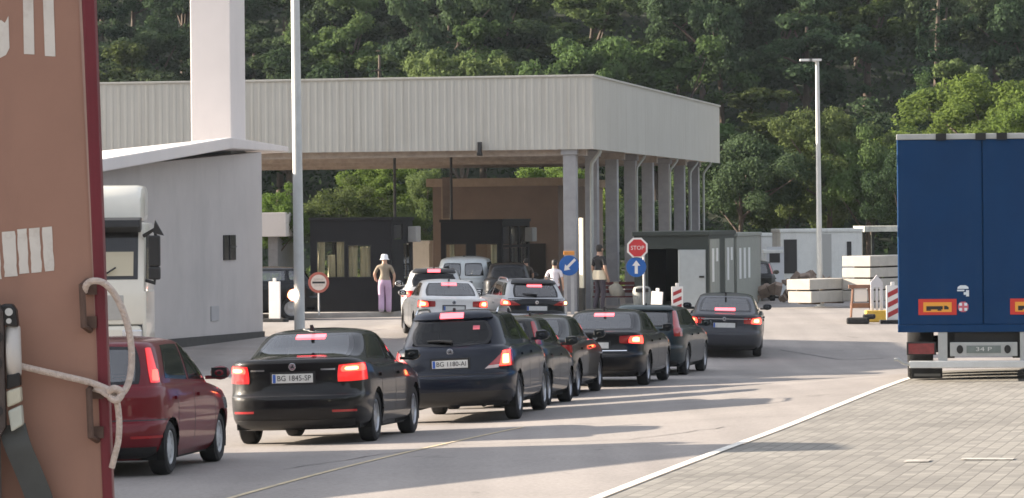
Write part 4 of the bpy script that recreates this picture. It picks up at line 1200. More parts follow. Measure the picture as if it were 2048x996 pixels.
def cabin(name, label, px0, px1, py0, d_, dep, th, door=None, m=M_CWHITE, extra=None):
    a, b = P(px0, py0, d_), P(px1, py0, d_)
    z = ground(a.x, a.y); h = a.z - z; W_ = (b - a).length
    t = thing(name, label, 'cabin', (b.x, b.y, z), th)
    mb = MB(); mb.bb(-W_, 0, 0, dep, .08, h - .13); part('wall', mb, m, t)
    mb = MB(); mb.bb(-W_ - .04, .04, -.05, dep + .05, h - .128, h); part('roof_rim', mb, m, t, bevel=.02)
    mb = MB(); mb.bb(-W_ + .1, -.1, .1, dep - .1, -.2, .078); part('skid', mb, M_TRIM, t)
    if door:
        for nm, x0, x1, za, zb, mm in door:
            mb = MB(); mb.bb(-W_ + x0, -W_ + x1, -.03, -.003, za, zb); o = part(nm, mb, mm, t)
    return t, W_, h
M_BLK = mat('opening_dark', (.03, .028, .027), rough=.6)
cabin('portable_cabin', 'long white portable cabin with a dark doorway, behind the slim lamp post', 1560, 1724, 458, 134, 2.4, -.06, [('doorway', .12, .62, .9, 2.2, M_BLK), ('panel', 1.5, 1.95, .2, 2.4, mat('panel_grey', (.42, .42, .40), rough=.6)), ('window', 2.55, 2.72, 1.3, 2.1, M_BLK)])
cabin('portable_cabin', 'low white cabin end with an overhanging eave, left of the long white cabin', 1521, 1562, 466, 138, 3.0, -.2, None)
t_, W_, h_ = cabin('toilet_cabin', 'small pale toilet cabin with a square dark window in its door', 1528, 1564, 500, 132, 1.1, .05, [('door', .1, .75, .1, 1.95, mat('door_pale', (.62, .64, .66), rough=.5)), ])
mb = MB(); mb.bb(-W_ + .2, -W_ + .6, -.045, -.031, 1.35, 1.75); part('window', mb, M_BLK, t_)
ga, gb = P(470, 600, 138), P(556, 600, 157); gz0 = ground(ga.x, ga.y)
gt = thing('gate_house', 'small building with a deep white parapet between white wall and lamp post', 'building', (gb.x, gb.y, gz0), .12)
zpa, zpb = P(556, 473, 157).z - gz0, P(556, 425, 157).z - gz0
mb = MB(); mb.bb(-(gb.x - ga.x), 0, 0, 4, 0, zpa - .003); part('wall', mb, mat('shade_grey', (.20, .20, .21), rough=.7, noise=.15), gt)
mb = MB(); mb.bb(-(gb.x - ga.x) - .4, .45, -.4, 4.4, zpa, zpb); part('parapet', mb, M_WHITE, gt, bevel=.02)
cabin('portable_cabin', 'white cabin seen between the nearer booth and the brown building', 815, 858, 482, 141, 2.4, .1, None)
# roof of a shed by the trailer
s_ = thing('storage_shed', 'open shed with a pale roof on posts at the wood edge by the blue trailer', 'shed', on_ground(1790, 146), 0)
zr_ = P(1780, 452, 146).z - s_.location.z
for x_ in (-.9, 2.0, 4.8):
    for y_ in (.1, 3.8):
        mb = MB(); mb.bb(x_ - .06, x_ + .06, y_ - .06, y_ + .06, 0, zr_ - .25); part('post', mb, mat('shed_wall', (.025, .03, .026), rough=.8, noise=.3), s_)
mb = MB(); mb.bb(-1.3, 5.2, -.4, 4.3, zr_ - .23, zr_); part('roof', mb, mat('shed_roof', (.55, .55, .48), rough=.7, noise=.3), s_)
# ================================================================ concrete blocks
M_BLOCK = mat('block_concrete', (.43, .405, .36), rough=.85, noise=.12, nscale=2, dirt=((.35, .33, .30), 1.5, .5))
def block(p, th, w, dep, h, label):
    t = thing('concrete_block', label, 'concrete block', p, th, 'stacked precast concrete blocks')
    mb = MB()
    mb.bb(-w, 0, 0, dep, .0, h)
    part('slab', mb, M_BLOCK, t, bevel=.02)
    mb = MB()
    for yy in (dep * .2, dep * .75): mb.bb(-w + .05, -.05, yy, yy + .12, -.055, -.002)
    part('spacer', mb, mat('timber_spacer', (.10, .07, .045), rough=.9, noise=.3), t)
    return t
BTH = .62
def stack(px_l, px_c, ys, d_, dep, labels, th=BTH):
    for i, ((ya_, yb_, dx), lb) in enumerate(zip(ys, labels)):
        a = P(px_c + dx, yb_, d_); b = P(px_c + dx, ya_, d_)
        w_ = (P(px_c, yb_, d_) - P(px_l, yb_, d_)).length / math.cos(th)
        t = block(a, th, w_, dep, b.z - a.z, lb)
stack(1576, 1620, [(583, 606, 3), (559, 580, 0)], 109, 2.6, ['lower of two long concrete blocks beside the slim lamp post', 'upper of two long concrete blocks beside the slim lamp post'])
stack(1688, 1741, [(582, 602, 0), (558, 579, 0), (536, 555, 0), (512, 533, 0)], 110, 3.4, ['lowest concrete block in the tall stack beside the blue trailer', 'second block from the bottom in the tall stack by the blue trailer', 'third block from the bottom in the tall stack by the blue trailer', 'topmost concrete block in the tall stack beside the blue trailer'])
# rubble heap
rng = random.Random(4)
mb = MB()
g = on_ground(1610, 124)
for k in range(46):
    s_ = rng.uniform(.12, .42)
    M_ = Matrix.Rotation(rng.random() * 6, 3, Vector((rng.random() - .5, rng.random() - .5, rng.random() - .5)).normalized())
    x_ = rng.gauss(0, 1.0); mb.box((g.x + x_, g.y + rng.gauss(0, .5), g.z + max(0, 1.0 - abs(x_) * .45) * rng.random() + .1), (s_, s_ * .8, s_ * .6), M=M_)
o = part('rubble', mb, mat('rubble_stone', (.24, .18, .14), rough=.9, noise=.3), None, bevel=.02); tag(o, 'heap of brown rubble in front of the white cabin', 'rubble', kind='stuff')
PNT_RED = car_mats('maroon', (.14, .010, .016), .1)
PNT_BLACK = car_mats('black', (.006, .006, .007), .0)
PNT_NAVY = car_mats('navy', (.006, .009, .018), .0)
PNT_GREY = car_mats('dark_grey', (.02, .02, .022), .1)
PNT_BROWN = car_mats('grey_green', (.028, .029, .026), .1)
PNT_TEAL = car_mats('dark_teal', (.016, .027, .032), .1)
PNT_STEEL = car_mats('steel_grey', (.05, .052, .06), .3)
PNT_WHITE = car_mats('white', (.80, .79, .77), .0)
PNT_SILVER = car_mats('silver', (.42, .43, .44), .5)
PNT_PALE = car_mats('pale_blue', (.55, .60, .62), .2)
PNT_DARK2 = car_mats('dark_blue_grey', (.012, .014, .018), .1)
make_car('hatchback_car', 'maroon hatchback with lit tail lamps in its pillars, beside the brown lorry door', 'hatch', PNT_RED, 170, 189, .13, lamps='pillar', plate='', wheel='cover', third=False, extras=('reflector', 'wiper'), K=170)
make_car('liftback_car', 'black liftback with lit brake lamps, between maroon hatchback and navy off-road car', 'liftback', PNT_BLACK, 587, 160, .150, lamps='low_wrap', plate='BG 1845-SP', wheel='seven', extras=('reflector', 'lettering'), K=170, plate_z=.84, emblem=.985)
make_car('off_road_car', 'dark navy off-road car with roof rails and a red sticker in its back window', 'suv', PNT_NAVY, 904, 139, .140, lamps='suv_tri', plate='BG 1180-AI', wheel='seven', dark=True, third='spoiler', extras=('rails', 'silver', 'wiper', 'sticker', 'spoiler', 'plastic'), K=170, plate_z=.86, emblem=1.035)
make_car('hatchback_car', 'dark grey hatchback mostly hidden behind the navy car, its side and mirror showing', 'hatch', PNT_BROWN, 985, 125.5, .155, lamps='pillar', plate=None, wheel='seven', third=False, lit=False, K=110, W=1.05)
make_car('saloon_car', 'grey-green saloon with pale back window, between dark grey hatchback and black saloon', 'sedan', PNT_BROWN, 1040, 115, .165, lamps='wide', plate=None, wheel='five', third=False, lit=False, K=110)
make_car('saloon_car', 'black saloon with chrome strip below its plate and a round white sticker on the bumper', 'sedan', PNT_BLACK, 1190, 106, .178, lamps='wide', plate='', wheel='five', extras=('lowchrome', 'whitebadge'), K=130)
make_car('estate_car', 'dark teal estate with unlit red lamps up its pillars, behind the steel grey saloon', 'estate', PNT_TEAL, 1280, 96, .195, lamps='volvo', plate='', wheel='five', third=False, lit=False, extras=('spoiler', 'wiper'), K=120)
make_car('saloon_car', 'steel grey saloon with wide red light in its back window and chrome boot strip', 'sedan', PNT_STEEL, 1447, 84.5, .082, lamps='wide', plate='', wheel='ten', third='low', extras=('chrome',), K=130)
make_car('saloon_car', 'white saloon with its left side in the sun, beside the silver estate with black tailgate', 'sedan', PNT_WHITE, 908, 81, -.13, lamps='wide', plate='', wheel='five', third='window', K=110)
make_car('estate_car', 'silver estate with black tailgate and one amber blinker lit, right of the white saloon', 'estate', PNT_SILVER, 1074, 79, -.19, lamps='blink', plate='', wheel='five', extras=('rails', 'silver', 'wiper', 'spoiler', 'blackspoiler', 'darktail'), K=120)
make_car('off_road_car', 'silver off-road car with black rear spoiler and red spoiler light, ahead of the white saloon', 'suv', PNT_SILVER, 868, 75, -.02, lamps='wide', plate='', wheel='five', dark=True, third='spoiler', extras=('spoiler', 'blackspoiler'), K=100)
make_car('delivery_van', 'pale blue-white van with two dark rear door windows, waiting beside the farther booth', 'van', PNT_PALE, 926, 61, .06, lamps='none', plate=None, wheel='cover', third=False, lit=False, K=90, emblem=False)
make_car('off_road_car', 'dark car seen only by its black roof, in front of the brown building', 'suv', PNT_DARK2, 1017, 62, .0, lamps='none', plate=None, wheel='five', third=False, lit=False, K=90, emblem=False, dark=True, W=.92)
make_car('off_road_car', 'dark car standing across in front of the nearer black booth, half behind the white building', 'suv', PNT_BLACK, 640, 65.5, R(-98), lamps='none', plate=None, wheel='five', third=False, lit=False, K=90, emblem=False, group='parked cars')
make_car('parked_car', 'dark parked car showing between the container office and the pale toilet cabin', 'hatch', PNT_BLACK, 1507, 55, .05, lamps='pillar', plate=None, wheel='five', third=False, lit=False, K=90, emblem=False, group='parked cars')
# ================================================================ signs
M_SRED = mat('sign_red', (.52, .03, .035), rough=.4, noise=.05)
M_SWHITE = mat('sign_white', (.72, .70, .68), rough=.4, noise=.06)
M_SBLUE = mat('sign_blue', (.012, .10, .36), rough=.35, noise=.05)
M_POST = mat('sign_post', (.42, .43, .44), rough=.5, metal=.3, noise=.1)
def ngon(r, n, rot=0): return [(r * math.cos(rot + 2 * math.pi * k / n), r * math.sin(rot + 2 * math.pi * k / n)) for k in range(n)]
def plate(poly, c, y, t): 
    mb = MB(); mb.prism([(c[0] + a, c[1] + b) for a, b in poly], y, y + t); return mb
def sign_root(name, label, px, d_, post_dx=0.0, base_extra=0.0):
    g = on_ground(px, d_)
    return thing(name, label, 'sign', (g.x, g.y, g.z + base_extra), 0), g.z + base_extra
st, gz_ = sign_root('stop_sign', 'red octagonal stop sign above a round blue arrow sign', 1276, 105)
zc1 = P(1274, 496, 105).z - gz_; zc2 = P(1271, 534, 105).z - gz_
mb = MB(); mb.cyl((.19, .06, 0), (.19, .06, zc1 + .2), .035, n=12); part('post', mb, M_POST, st, smooth=50)
so = Vector((-.01, 0, zc1))
o8 = part('octagon_plate', plate(ngon(.33, 8, math.pi / 8), (0, zc1), 0, .02), M_SWHITE, st, bevel=.003)
part('red_field', plate(ngon(.275, 8, math.pi / 8), (0, zc1), -.006, .005), M_SRED, o8)
lettering('STOP', .17, M_SWHITE, o8, (0, -.009, zc1), w=.40)
bl = part('arrow_plate', plate(ngon(.30, 40), (-.04, zc2), .0, .02), M_SBLUE, st, bevel=.003)
ar = [(-.045, -.20), (.045, -.20), (.045, .04), (.12, .04), (0, .20), (-.12, .04), (-.045, .04)]
part('white_arrow', plate(ar, (-.04, zc2), -.006, .005), M_SWHITE, bl)
sb, gz_ = sign_root('keep_left_sign', 'round blue sign with a white arrow pointing down left, below an orange lamp', 1139, 108)
zc3 = P(1138, 531, 108).z - gz_
for dx in (-.12, .10):
    mb = MB(); mb.bb(dx - .05, dx + .05, .04, .10, 0, zc3 + .2 if dx < 0 else zc3); part('post', mb, M_POST, sb)
bp = part('arrow_plate', plate(ngon(.31, 40), (0, zc3), 0, .02), M_SBLUE, sb, bevel=.003)
ca = [(a * math.cos(2.356) - b * math.sin(2.356), a * math.sin(2.356) + b * math.cos(2.356)) for a, b in [(-.04, -.27), (.04, -.27), (.04, .06), (.115, .06), (0, .22), (-.115, .06), (-.04, .06)]]
part('white_arrow', plate(ca, (0, zc3), -.006, .005), M_SWHITE, bp)
mb = MB(); mb.bb(-.17, .17, -.02, .06, zc3 + .32, zc3 + .45); part('orange_lamp', mb, mat('orange_lens', (.62, .26, .06), rough=.3), sb, bevel=.02)
cs, gz_ = sign_root('customs_sign', 'round red-rimmed white sign with a black bar on a thin post', 638, 105.2, base_extra=.15)
zc4 = P(638, 565, 105.2).z - gz_
mb = MB(); mb.cyl((0, .04, 0), (0, .04, zc4 + .1), .028, n=10); part('post', mb, M_POST, cs, smooth=50)
rp = part('round_plate', plate(ngon(.315, 40), (0, zc4), 0, .02), mat('faded_red', (.42, .12, .09), rough=.5, noise=.15), cs, bevel=.003)
part('white_field', plate(ngon(.235, 40), (0, zc4), -.006, .005), mat('aged_white', (.66, .58, .52), rough=.5, noise=.1), rp)
part('black_bar', plate([(-.19, -.03), (.19, -.03), (.19, .03), (-.19, .03)], (0, zc4), -.010, .004), M_INK, rp)
M_BLUR = mat('faded_lettering', (.42, .37, .33), rough=.6)
lettering('ЦАРИНА', .09, M_BLUR, rp, (0, -.008, zc4 + .09), w=.26)
lettering('DOUANE', .09, M_BLUR, rp, (0, -.008, zc4 - .09), w=.26)
# ================================================================ marker panels
def marker(px, d_, w_, h_, label, stripes, tilt=0.0, base=True, knob=True, m=None):
    g = on_ground(px, d_)
    t = thing('marker_panel', label, 'marker panel', g, 0, 'upright marker panels')
    t.rotation_euler = (0, tilt, 0)
    mb = MB(); mb.bb(-w_ / 2, w_ / 2, -.03, .03, .1, h_); pn = part('panel', mb, m or M_SWHITE, t, bevel=.012)
    if stripes:
        n = 3
        a0, a1 = -w_ / 2 + .045, w_ / 2 - .045
        hh = (h_ - .22) / n
        for k in range(n):
            z0 = .16 + k * hh
            mb = MB(); mb.prism([(a0, z0), (a1, z0 + hh * .5), (a1, z0 + hh), (a0, z0 + hh * .5)] if stripes > 0 else [(a0, z0 + hh * .5), (a1, z0), (a1, z0 + hh * .5), (a0, z0 + hh)], -.036, -.0305)
            part('red_stripe', mb, mat('stripe_red', (.36, .03, .035), rough=.5, noise=.1), pn)
    if knob:
        mb = MB(); mb.bb(-.05, .05, -.03, .03, h_ + .001, h_ + .10); part('top_knob', mb, M_SWHITE, t, bevel=.01)
    if base:
        mb = MB(); mb.bb(-.36, .36, -.2, .2, 0, .1); part('rubber_foot', mb, M_TYRE, t, bevel=.02)
    return t
hz_ = lambda px, y, d_: P(px, y, d_).z - on_ground(px, d_).z
marker(550, 103, .36, hz_(550, 563, 103), 'blank white marker panel standing by the white building corner', 0).rotation_euler = (0, 0, -.35)
marker(1355, 103, .34, hz_(1355, 573, 103), 'red and white striped marker panel in front of the grey container door', 1)
marker(1312, 103, .36, hz_(1312, 583, 103), 'sunlit white marker panel with a faint red mark, left of the striped one', 0, tilt=.08).rotation_euler = (0, .08, -.5)
marker(1786, 97, .37, hz_(1786, 571, 97), 'red and white striped marker panel close to the blue trailer', 1)
mk = marker(1164, 109.5, .17, hz_(1164, 436, 109.5), 'tall narrow cream post catching the sun between two canopy columns', 0, knob=False, base=False, m=mat('cream_post', (.74, .68, .52), rough=.5)); mk.rotation_euler = (0, 0, -.9)
mb = MB(); mb.bb(-.11, .11, -.05, .05, 0, hz_(1164, 576, 109.5)); part('dark_sleeve', mb, M_TRIM, mk)
# ---- small things by the trailer
g = on_ground(1754, 98)
t = thing('barrier_stand', 'yellow barrier base carrying a pointed white slatted post', 'barrier', g, 0)
mb = MB(); mb.bb(-.32, .32, -.25, .25, 0, .32); part('yellow_base', mb, mat('barrier_yellow', (.56, .36, .05), rough=.6, noise=.15), t, bevel=.03)
h_ = hz_(1754, 550, 98)
mb = MB(); mb.prism([(-.17, .32), (-.09, .32), (-.09, h_ - .35), (.09, h_ - .35), (.09, .32), (.17, .32), (.17, h_ - .2), (0, h_), (-.17, h_ - .2)], -.04, .04); mb.bb(-.03, .03, -.03, .03, .32, h_ - .352); part('slatted_post', mb, mat('post_offwhite', (.55, .54, .56), rough=.6, noise=.1), t)
g = on_ground(1722, 98.5)
t = thing('trestle', 'brown and white wooden trestle beside the yellow barrier base', 'trestle', g, 0)
hh = hz_(1722, 573, 98.5)
for x_, xx in ((-.22, -.30), (.22, .30)):
    mb = MB(); mb.tube([(x_, 0, hh), (xx, -.1, 0)], .035, n=6); part('leg', mb, mat('trestle_brown', (.22, .12, .08), rough=.8, noise=.2), t)
mb = MB(); mb.bb(-.34, .34, -.05, .05, hh - .05, hh + .05); part('top_board', mb, mat('trestle_brown', (.22, .12, .08)), t)
mb = MB(); mb.bb(-.30, .30, -.04, .04, hh * .38, hh * .52); part('lower_board', mb, mat('trestle_brown', (.22, .12, .08)), t)
mb = MB(); mb.bb(-.17, .18, .0, .02, hh * .56, hh * .92); part('white_board', mb, M_SWHITE, t)
g = on_ground(1716, 96.8)
t = thing('sand_bag', 'dark sandbag lying in front of the wooden trestle', 'sandbag', g, .2)
mb = MB(); mb.box((0, 0, .09), (.62, .3, .18)); mb.box((.3, .1, .2), (.34, .28, .14)); part('bag', mb, M_TYRE, t, bevel=.05)
# bin, bench and pale sack under the canopy
g = on_ground(1284, 108)
t = thing('litter_bin', 'grey rounded litter bin below the stop sign', 'bin', g, 0)
hb_ = hz_(1284, 572, 108)
mb = MB(); mb.lathe([(0, .0), (0, .25), (hb_ * .8, .29), (hb_ * .95, .25), (hb_, .12), (hb_, 0)], (0, 0, 0), axis='Z', n=20); part('drum', mb, mat('bin_grey', (.17, .18, .17), rough=.6, noise=.15), t, smooth=40)
mb = MB(); mb.bb(-.2, .2, -.31, -.2, hb_ * .78, hb_ * .92); part('opening', mb, M_TRIM, t, bevel=.02)
g = on_ground(1232, 114)
t = thing('bench', 'dark red slatted bench in the shade between the canopy columns', 'bench', g, .1)
for k in range(4):
    pass
mb = MB()
for k in range(4): mb.bb(-.75, .75, -.22 + k * .12, -.13 + k * .12, .42, .46)
part('seat', mb, mat('bench_red', (.12, .02, .02), rough=.6, noise=.15), t)
mb = MB()
for k in range(3): mb.bb(-.75, .75, .26, .30, .56 + k * .13, .66 + k * .13)
part('backrest', mb, mat('bench_red', (.12, .02, .02)), t)
for x_ in (-.6, .6):
    mb = MB(); mb.bb(x_ - .03, x_ + .03, -.2, .28, 0, .418); mb.bb(x_ - .03, x_ + .03, .302, .34, 0, .92); part('leg', mb, M_TRIM, t)
g2_ = g + Vector((.02, -.02, .46))
mb = MB()
mb.lathe([(0, .0), (.0, .22), (.12, .27), (.30, .22), (.42, .08), (.46, .11), (.47, 0)], (0, 0, 0), axis='Z', n=16)
rng = random.Random(3); mb.v = [(x * (1 + .2 * math.sin(z * 9 + x * 7)), y, z) for x, y, z in mb.v]
o = part('sack', mb, mat('sack_cloth', (.62, .58, .48), rough=.9, noise=.15), None, smooth=60); o.location = g2_; tag(o, 'bulging pale cloth sack standing on the dark red bench', 'sack')
# ================================================================ people
M_SKIN = mat('skin', (.45, .28, .20), rough=.6, noise=.05)
M_HAIR = mat('dark_hair', (.015, .012, .01), rough=.6)
def person(label, p, th, pose, mats, k=1.0, hat=None, hair=True, z_legs=.92, loose=1.0):
    """pose: joint name -> (x, y, z) offsets for a 1.75 m figure facing +y"""
    J = dict(pelvis=(0, 0, .95), spine=(0, .01, 1.12), chest=(0, .0, 1.32), neck=(0, .0, 1.47), head0=(0, .01, 1.56), head1=(0, .02, 1.68),
             hipL=(-.10, 0, .90), kneeL=(-.11, .03, .50), ankL=(-.11, -.01, .09), toeL=(-.13, .15, .04), hipR=(.10, 0, .90), kneeR=(.11, .03, .50), ankR=(.11, -.01, .09), toeR=(.13, .15, .04),
             shL=(-.19, -.01, 1.40), elL=(-.26, -.03, 1.14), wrL=(-.26, .06, .91), haL=(-.255, .09, .83), shR=(.19, -.01, 1.40), elR=(.26, -.03, 1.14), wrR=(.26, .06, .91), haR=(.255, .09, .83))
    J.update(pose)
    E = [('pelvis', 'spine'), ('spine', 'chest'), ('chest', 'neck'), ('neck', 'head0'), ('head0', 'head1')]
    for s_ in 'LR': E += [('pelvis', 'hip' + s_), ('hip' + s_, 'knee' + s_), ('knee' + s_, 'ank' + s_), ('ank' + s_, 'toe' + s_), ('chest', 'sh' + s_), ('sh' + s_, 'el' + s_), ('el' + s_, 'wr' + s_), ('wr' + s_, 'ha' + s_)]
    rad = dict(pelvis=.145, spine=.135, chest=.145, neck=.058, head0=.082, head1=.078, hip=.10 * loose, knee=.072 * loose, ank=.055 * loose ** 2, toe=.04, sh=.068, el=.045, wr=.032, ha=.038)
    names = list(J)
    me = bpy.data.meshes.new('body')
    me.from_pydata([J[n] for n in names], [(names.index(a), names.index(b)) for a, b in E], [])
    o = bpy.data.objects.new('body_src', me); COL.objects.link(o)
    md = o.modifiers.new('skin', 'SKIN'); sd_ = o.modifiers.new('sub', 'SUBSURF'); sd_.levels = 2; sd_.render_levels = 2
    for i, n in enumerate(names):
        r = rad.get(n) or rad.get(n[:-1])
        f = (.78 if n in ('pelvis', 'spine', 'chest') else 1)
        me.skin_vertices[0].data[i].radius = (r, r * f)
    me.skin_vertices[0].data[0].use_root = True
    bpy.context.view_layer.update()
    m2 = bpy.data.meshes.new_from_object(o.evaluated_get(bpy.context.evaluated_depsgraph_get()))
    bpy.data.objects.remove(o)
    m2.name = 'body'
    m2.materials.clear()
    for m in mats: m2.materials.append(m)       # shirt, trousers, skin, shoes
    segs = [(Vector(J[a]), Vector(J[b]), a, b) for a, b in E]
    for f in m2.polygons:
        c = f.center
        best = None
        for a, b, na, nb in segs:
            ab = b - a; t = max(0, min(1, (c - a).dot(ab) / ab.length_squared)); dd = (a + ab * t - c).length
            if best is None or dd < best[0]: best = (dd, na, nb, t)
        _, na, nb, t = best
        if nb[:3] in ('toe',) : i = 3
        elif na in ('neck', 'head0') or (nb == 'neck' and c.z > 1.47): i = 2
        elif nb[:2] in ('wr', 'ha') or (na[:2] == 'sh' and nb[:2] == 'el' and t > .75): i = 2
        elif c.z < z_legs and nb[:2] not in ('el',): i = 1
        else: i = 0
        f.material_index = i
    m2.shade_smooth()
    root = thing('person', label, 'person', p, th)
    root.scale = (k, k, k)
    b = link('body', m2, root)
    hx = Vector(J['head1'])
    # face and ears
    mb = MB(); mb.box((hx.x, hx.y + .09, hx.z - .045), (.03, .03, .05)); mb.box((hx.x - .083, hx.y, hx.z - .04), (.02, .05, .06)); mb.box((hx.x + .083, hx.y, hx.z - .04), (.02, .05, .06))
    part('nose_and_ears', mb, mats[2], b, bevel=.008)
    mb = MB(); mb.box((hx.x - .032, hx.y + .082, hx.z - .015), (.026, .008, .010)); mb.box((hx.x + .032, hx.y + .082, hx.z - .015), (.026, .008, .010)); mb.box((hx.x, hx.y + .082, hx.z - .10), (.05, .008, .010))
    part('eyes_and_mouth', mb, M_HAIR, b)
    # fingers
    for s_ in 'LR':
        h0, w0 = Vector(J['ha' + s_]), Vector(J['wr' + s_]); dr_ = (h0 - w0).normalized(); sx = -1 if s_ == 'L' else 1
        sdv = dr_.cross(Vector((sx, 0, 0))).normalized()
        mb = MB()
        for q in range(4):
            b0 = h0 + sdv * (q - 1.5) * .019; ln = (.062, .072, .068, .052)[q]
            mb.tube([b0, b0 + dr_ * ln * .55, b0 + dr_ * ln + Vector((-sx * .018, 0, 0))], [.010, .009, .007], n=6)
        mb.tube([h0 - dr_ * .03 + sdv * .03, h0 + dr_ * .01 + sdv * .055, h0 + dr_ * .035 + sdv * .06], [.012, .010, .008], n=6)
        part('fingers', mb, mats[2], b, smooth=60)
    if hat:
        mb = MB(); c = (hx.x, hx.y, hx.z)
        mb.lathe([(-.06, .105), (-.08, .14), (-.07, .145), (-.04, .108), (.05, .10), (.085, .07), (.09, 0)], c, axis='Z', n=24); part('sun_hat', mb, hat, root, smooth=60)
    if hair:
        mb = MB(); mb.lathe([(-.11, .02), (-.10, .075), (-.02, .093), (.05, .083), (.085, .05), (.095, 0)], (hx.x, hx.y - .022, hx.z), axis='Z', n=18); part('hair', mb, M_HAIR, root, smooth=60)
    return root
def fig(px, d_, ytop, lift, *a, **kw):
    g = on_ground(px, d_); g.z += lift
    h = P(px, ytop, d_).z - g.z
    return g, h / 1.77
M_SHOE = mat('shoe', (.10, .09, .09), rough=.6)
g, k = fig(770, 106.8, 508, iz)
person('person seen from behind in a white sun hat, olive shirt and loose lilac trousers', g, .12, dict(ankL=(-.08, -.16, .10), kneeL=(-.10, .0, .50), toeL=(-.09, -.02, .04), elL=(-.31, .02, 1.17), wrL=(-.30, .16, 1.0), haL=(-.29, .22, .98), elR=(.30, .0, 1.12)),
       [mat('shirt_olive', (.27, .225, .17), rough=.9, noise=.12, nscale=6), mat('trousers_lilac', (.52, .36, .50), rough=.9, noise=.08, nscale=6), M_SKIN, mat('shoe_pale', (.5, .46, .44))], k=k, hat=mat('hat_white', (.78, .78, .80), rough=.8), z_legs=1.0, loose=1.34, hair=False)
g, k = fig(1110, 107.5, 519, 0)
person('person in a white T-shirt and dark red trousers beside the round blue arrow sign', g, .25, dict(elL=(-.30, .02, 1.17), wrL=(-.27, .18, 1.08), haL=(-.24, .25, 1.08)),
       [mat('tshirt_white', (.60, .57, .62), rough=.9, noise=.05), mat('trousers_wine', (.16, .03, .05), rough=.9), M_SKIN, M_SHOE], k=k)
g, k = fig(1053, 114.5, 516, iz)
person('person in a dark olive top standing at the right side of the farther booth', g, -.4, {}, [mat('top_dark', (.09, .075, .065), rough=.9), mat('trousers_dark', (.04, .035, .05), rough=.9), M_SKIN, M_SHOE], k=k)
g, k = fig(1200, 113.0, 489, 0)
person('person in dark clothes standing between canopy columns with a sunlit patch built as waist cloth', g, .9, dict(ankL=(-.10, -.12, .09), toeL=(-.11, .04, .04)), [mat('shirt_black', (.022, .022, .024), rough=.9), mat('trousers_grey', (.07, .06, .075), rough=.9), M_SKIN, M_SHOE], k=k)
mb = MB(); mb.lathe([(.86, .16), (.84, .20), (.98, .21), (1.09, .19), (1.08, .15)], (0, 0, 0), axis='Z', n=20); mb.v = [(x * 1.05, y * .85 + .01 * math.sin(x * 40), z) for x, y, z in mb.v]  # cream band added for a sunlit bright patch at the hips
part('sunlit_patch', mb, mat('sunlit_patch_cream', (.74, .66, .50), rough=.9, noise=.1), [o for o in bpy.data.objects if o.name == 'person.003'][0], smooth=60)
# ================================================================ blue lorry trailer
M_TBLUE = mat('trailer_blue', (.004, .038, .115), rough=.7, noise=.10, nscale=1.2, spec=.2, dirt=((.015, .05, .12), 1.5, .5, (3, 3, .4)))
M_TGREY = mat('trailer_grey', (.40, .41, .40), rough=.55, noise=.12, nscale=3)
TD = F / 131.0
tl = P(1797, 662, TD)
TTH = .125
gT = on_ground(1968, TD)
T = thing('lorry_trailer', 'tall blue lorry trailer seen from behind with orange reflector plates', 'trailer', (gT.x, gT.y, gT.z), TTH, None)
def tz(y, x=1900): return P(x, y, TD).z - gT.z
ht, hbt = tz(266), tz(662)
HW = 1.30
mb = MB(); mb.bb(-HW + .005, HW - .005, .06, 13.4, hbt + .04, ht - .05); part('curtain_box', mb, M_TBLUE, T, bevel=.02)
for sg in (-1, 1):
    mb = MB(); x0, x1 = (-HW + .015, -.008) if sg < 0 else (.008, HW - .015)
    mb.bb(x0, x1, .0, .055, hbt + .10, ht - .10); part('rear_door', mb, M_TBLUE, T, bevel=.008)
mb = MB(); mb.bb(-HW, HW, -.02, .2, ht - .095, ht - .01); tr_ = part('top_rail', mb, M_TGREY, T, bevel=.01)
for x_ in (-.62, -.02, .30, .9):
    mb = MB(); mb.bb(x_ - .08, x_ + .08, -.05, -.021, ht - .11, ht - .005); part('door_clip', mb, M_TRIM, T)
mb = MB(); mb.bb(-HW, HW, -.015, .2, hbt - .02, hbt + .095); part('bottom_rail', mb, M_TBLUE, T, bevel=.01)
for x_ in (-HW + .04, HW - .04):
    for z_ in (hbt + .3, (hbt + ht) / 2, ht - .4):
        mb = MB(); mb.bb(x_ - .03, x_ + .03, -.012, -.001, z_ - .07, z_ + .07); part('hinge', mb, M_TBLUE, T)
def tx(px): return (px - 1968) / 131.0
M_OR = mat('plate_orange', (.80, .36, .05), rough=.35); M_ORR = mat('plate_red', (.58, .04, .03), rough=.35)
zp0, zp1 = tz(630), tz(598)
for cx in (tx(1877), -tx(1877)):
    mb = MB(); mb.bb(cx - .29, cx + .29, -.012, -.001, zp0, zp1); rp_ = part('reflector_plate', mb, M_ORR, T, bevel=.003)
    mb = MB(); mb.bb(cx - .215, cx + .215, -.016, -.0125, zp0 + .045, zp1 - .05); op = part('orange_field', mb, M_OR, rp_)
    zb = zp0 + .085
    mb = MB(); mb.bb(cx - .17, cx + .08, -.019, -.0165, zb, zb + .05); mb.bb(cx - .17, cx - .10, -.019, -.0165, zb - .02, zb - .001); mb.bb(cx + .0, cx + .06, -.019, -.0165, zb - .02, zb - .001)
    mb.prism([(cx + .10, zb), (cx + .17, zb), (cx + .17, zb + .03), (cx + .14, zb + .055), (cx + .10, zb + .055)], -.019, -.0165)
    part('truck_figure', mb, M_INK, op)
zs = tz(582)
mb = MB(); mb.prism([(tx(1928) - .085 + .0, zs + .03), (tx(1928) + .085, zs + .03), (tx(1928) + .08, zs + .06), (tx(1928) + .04, zs + .085), (tx(1928) - .04, zs + .085), (tx(1928) - .08, zs + .06)], -.008, -.001)
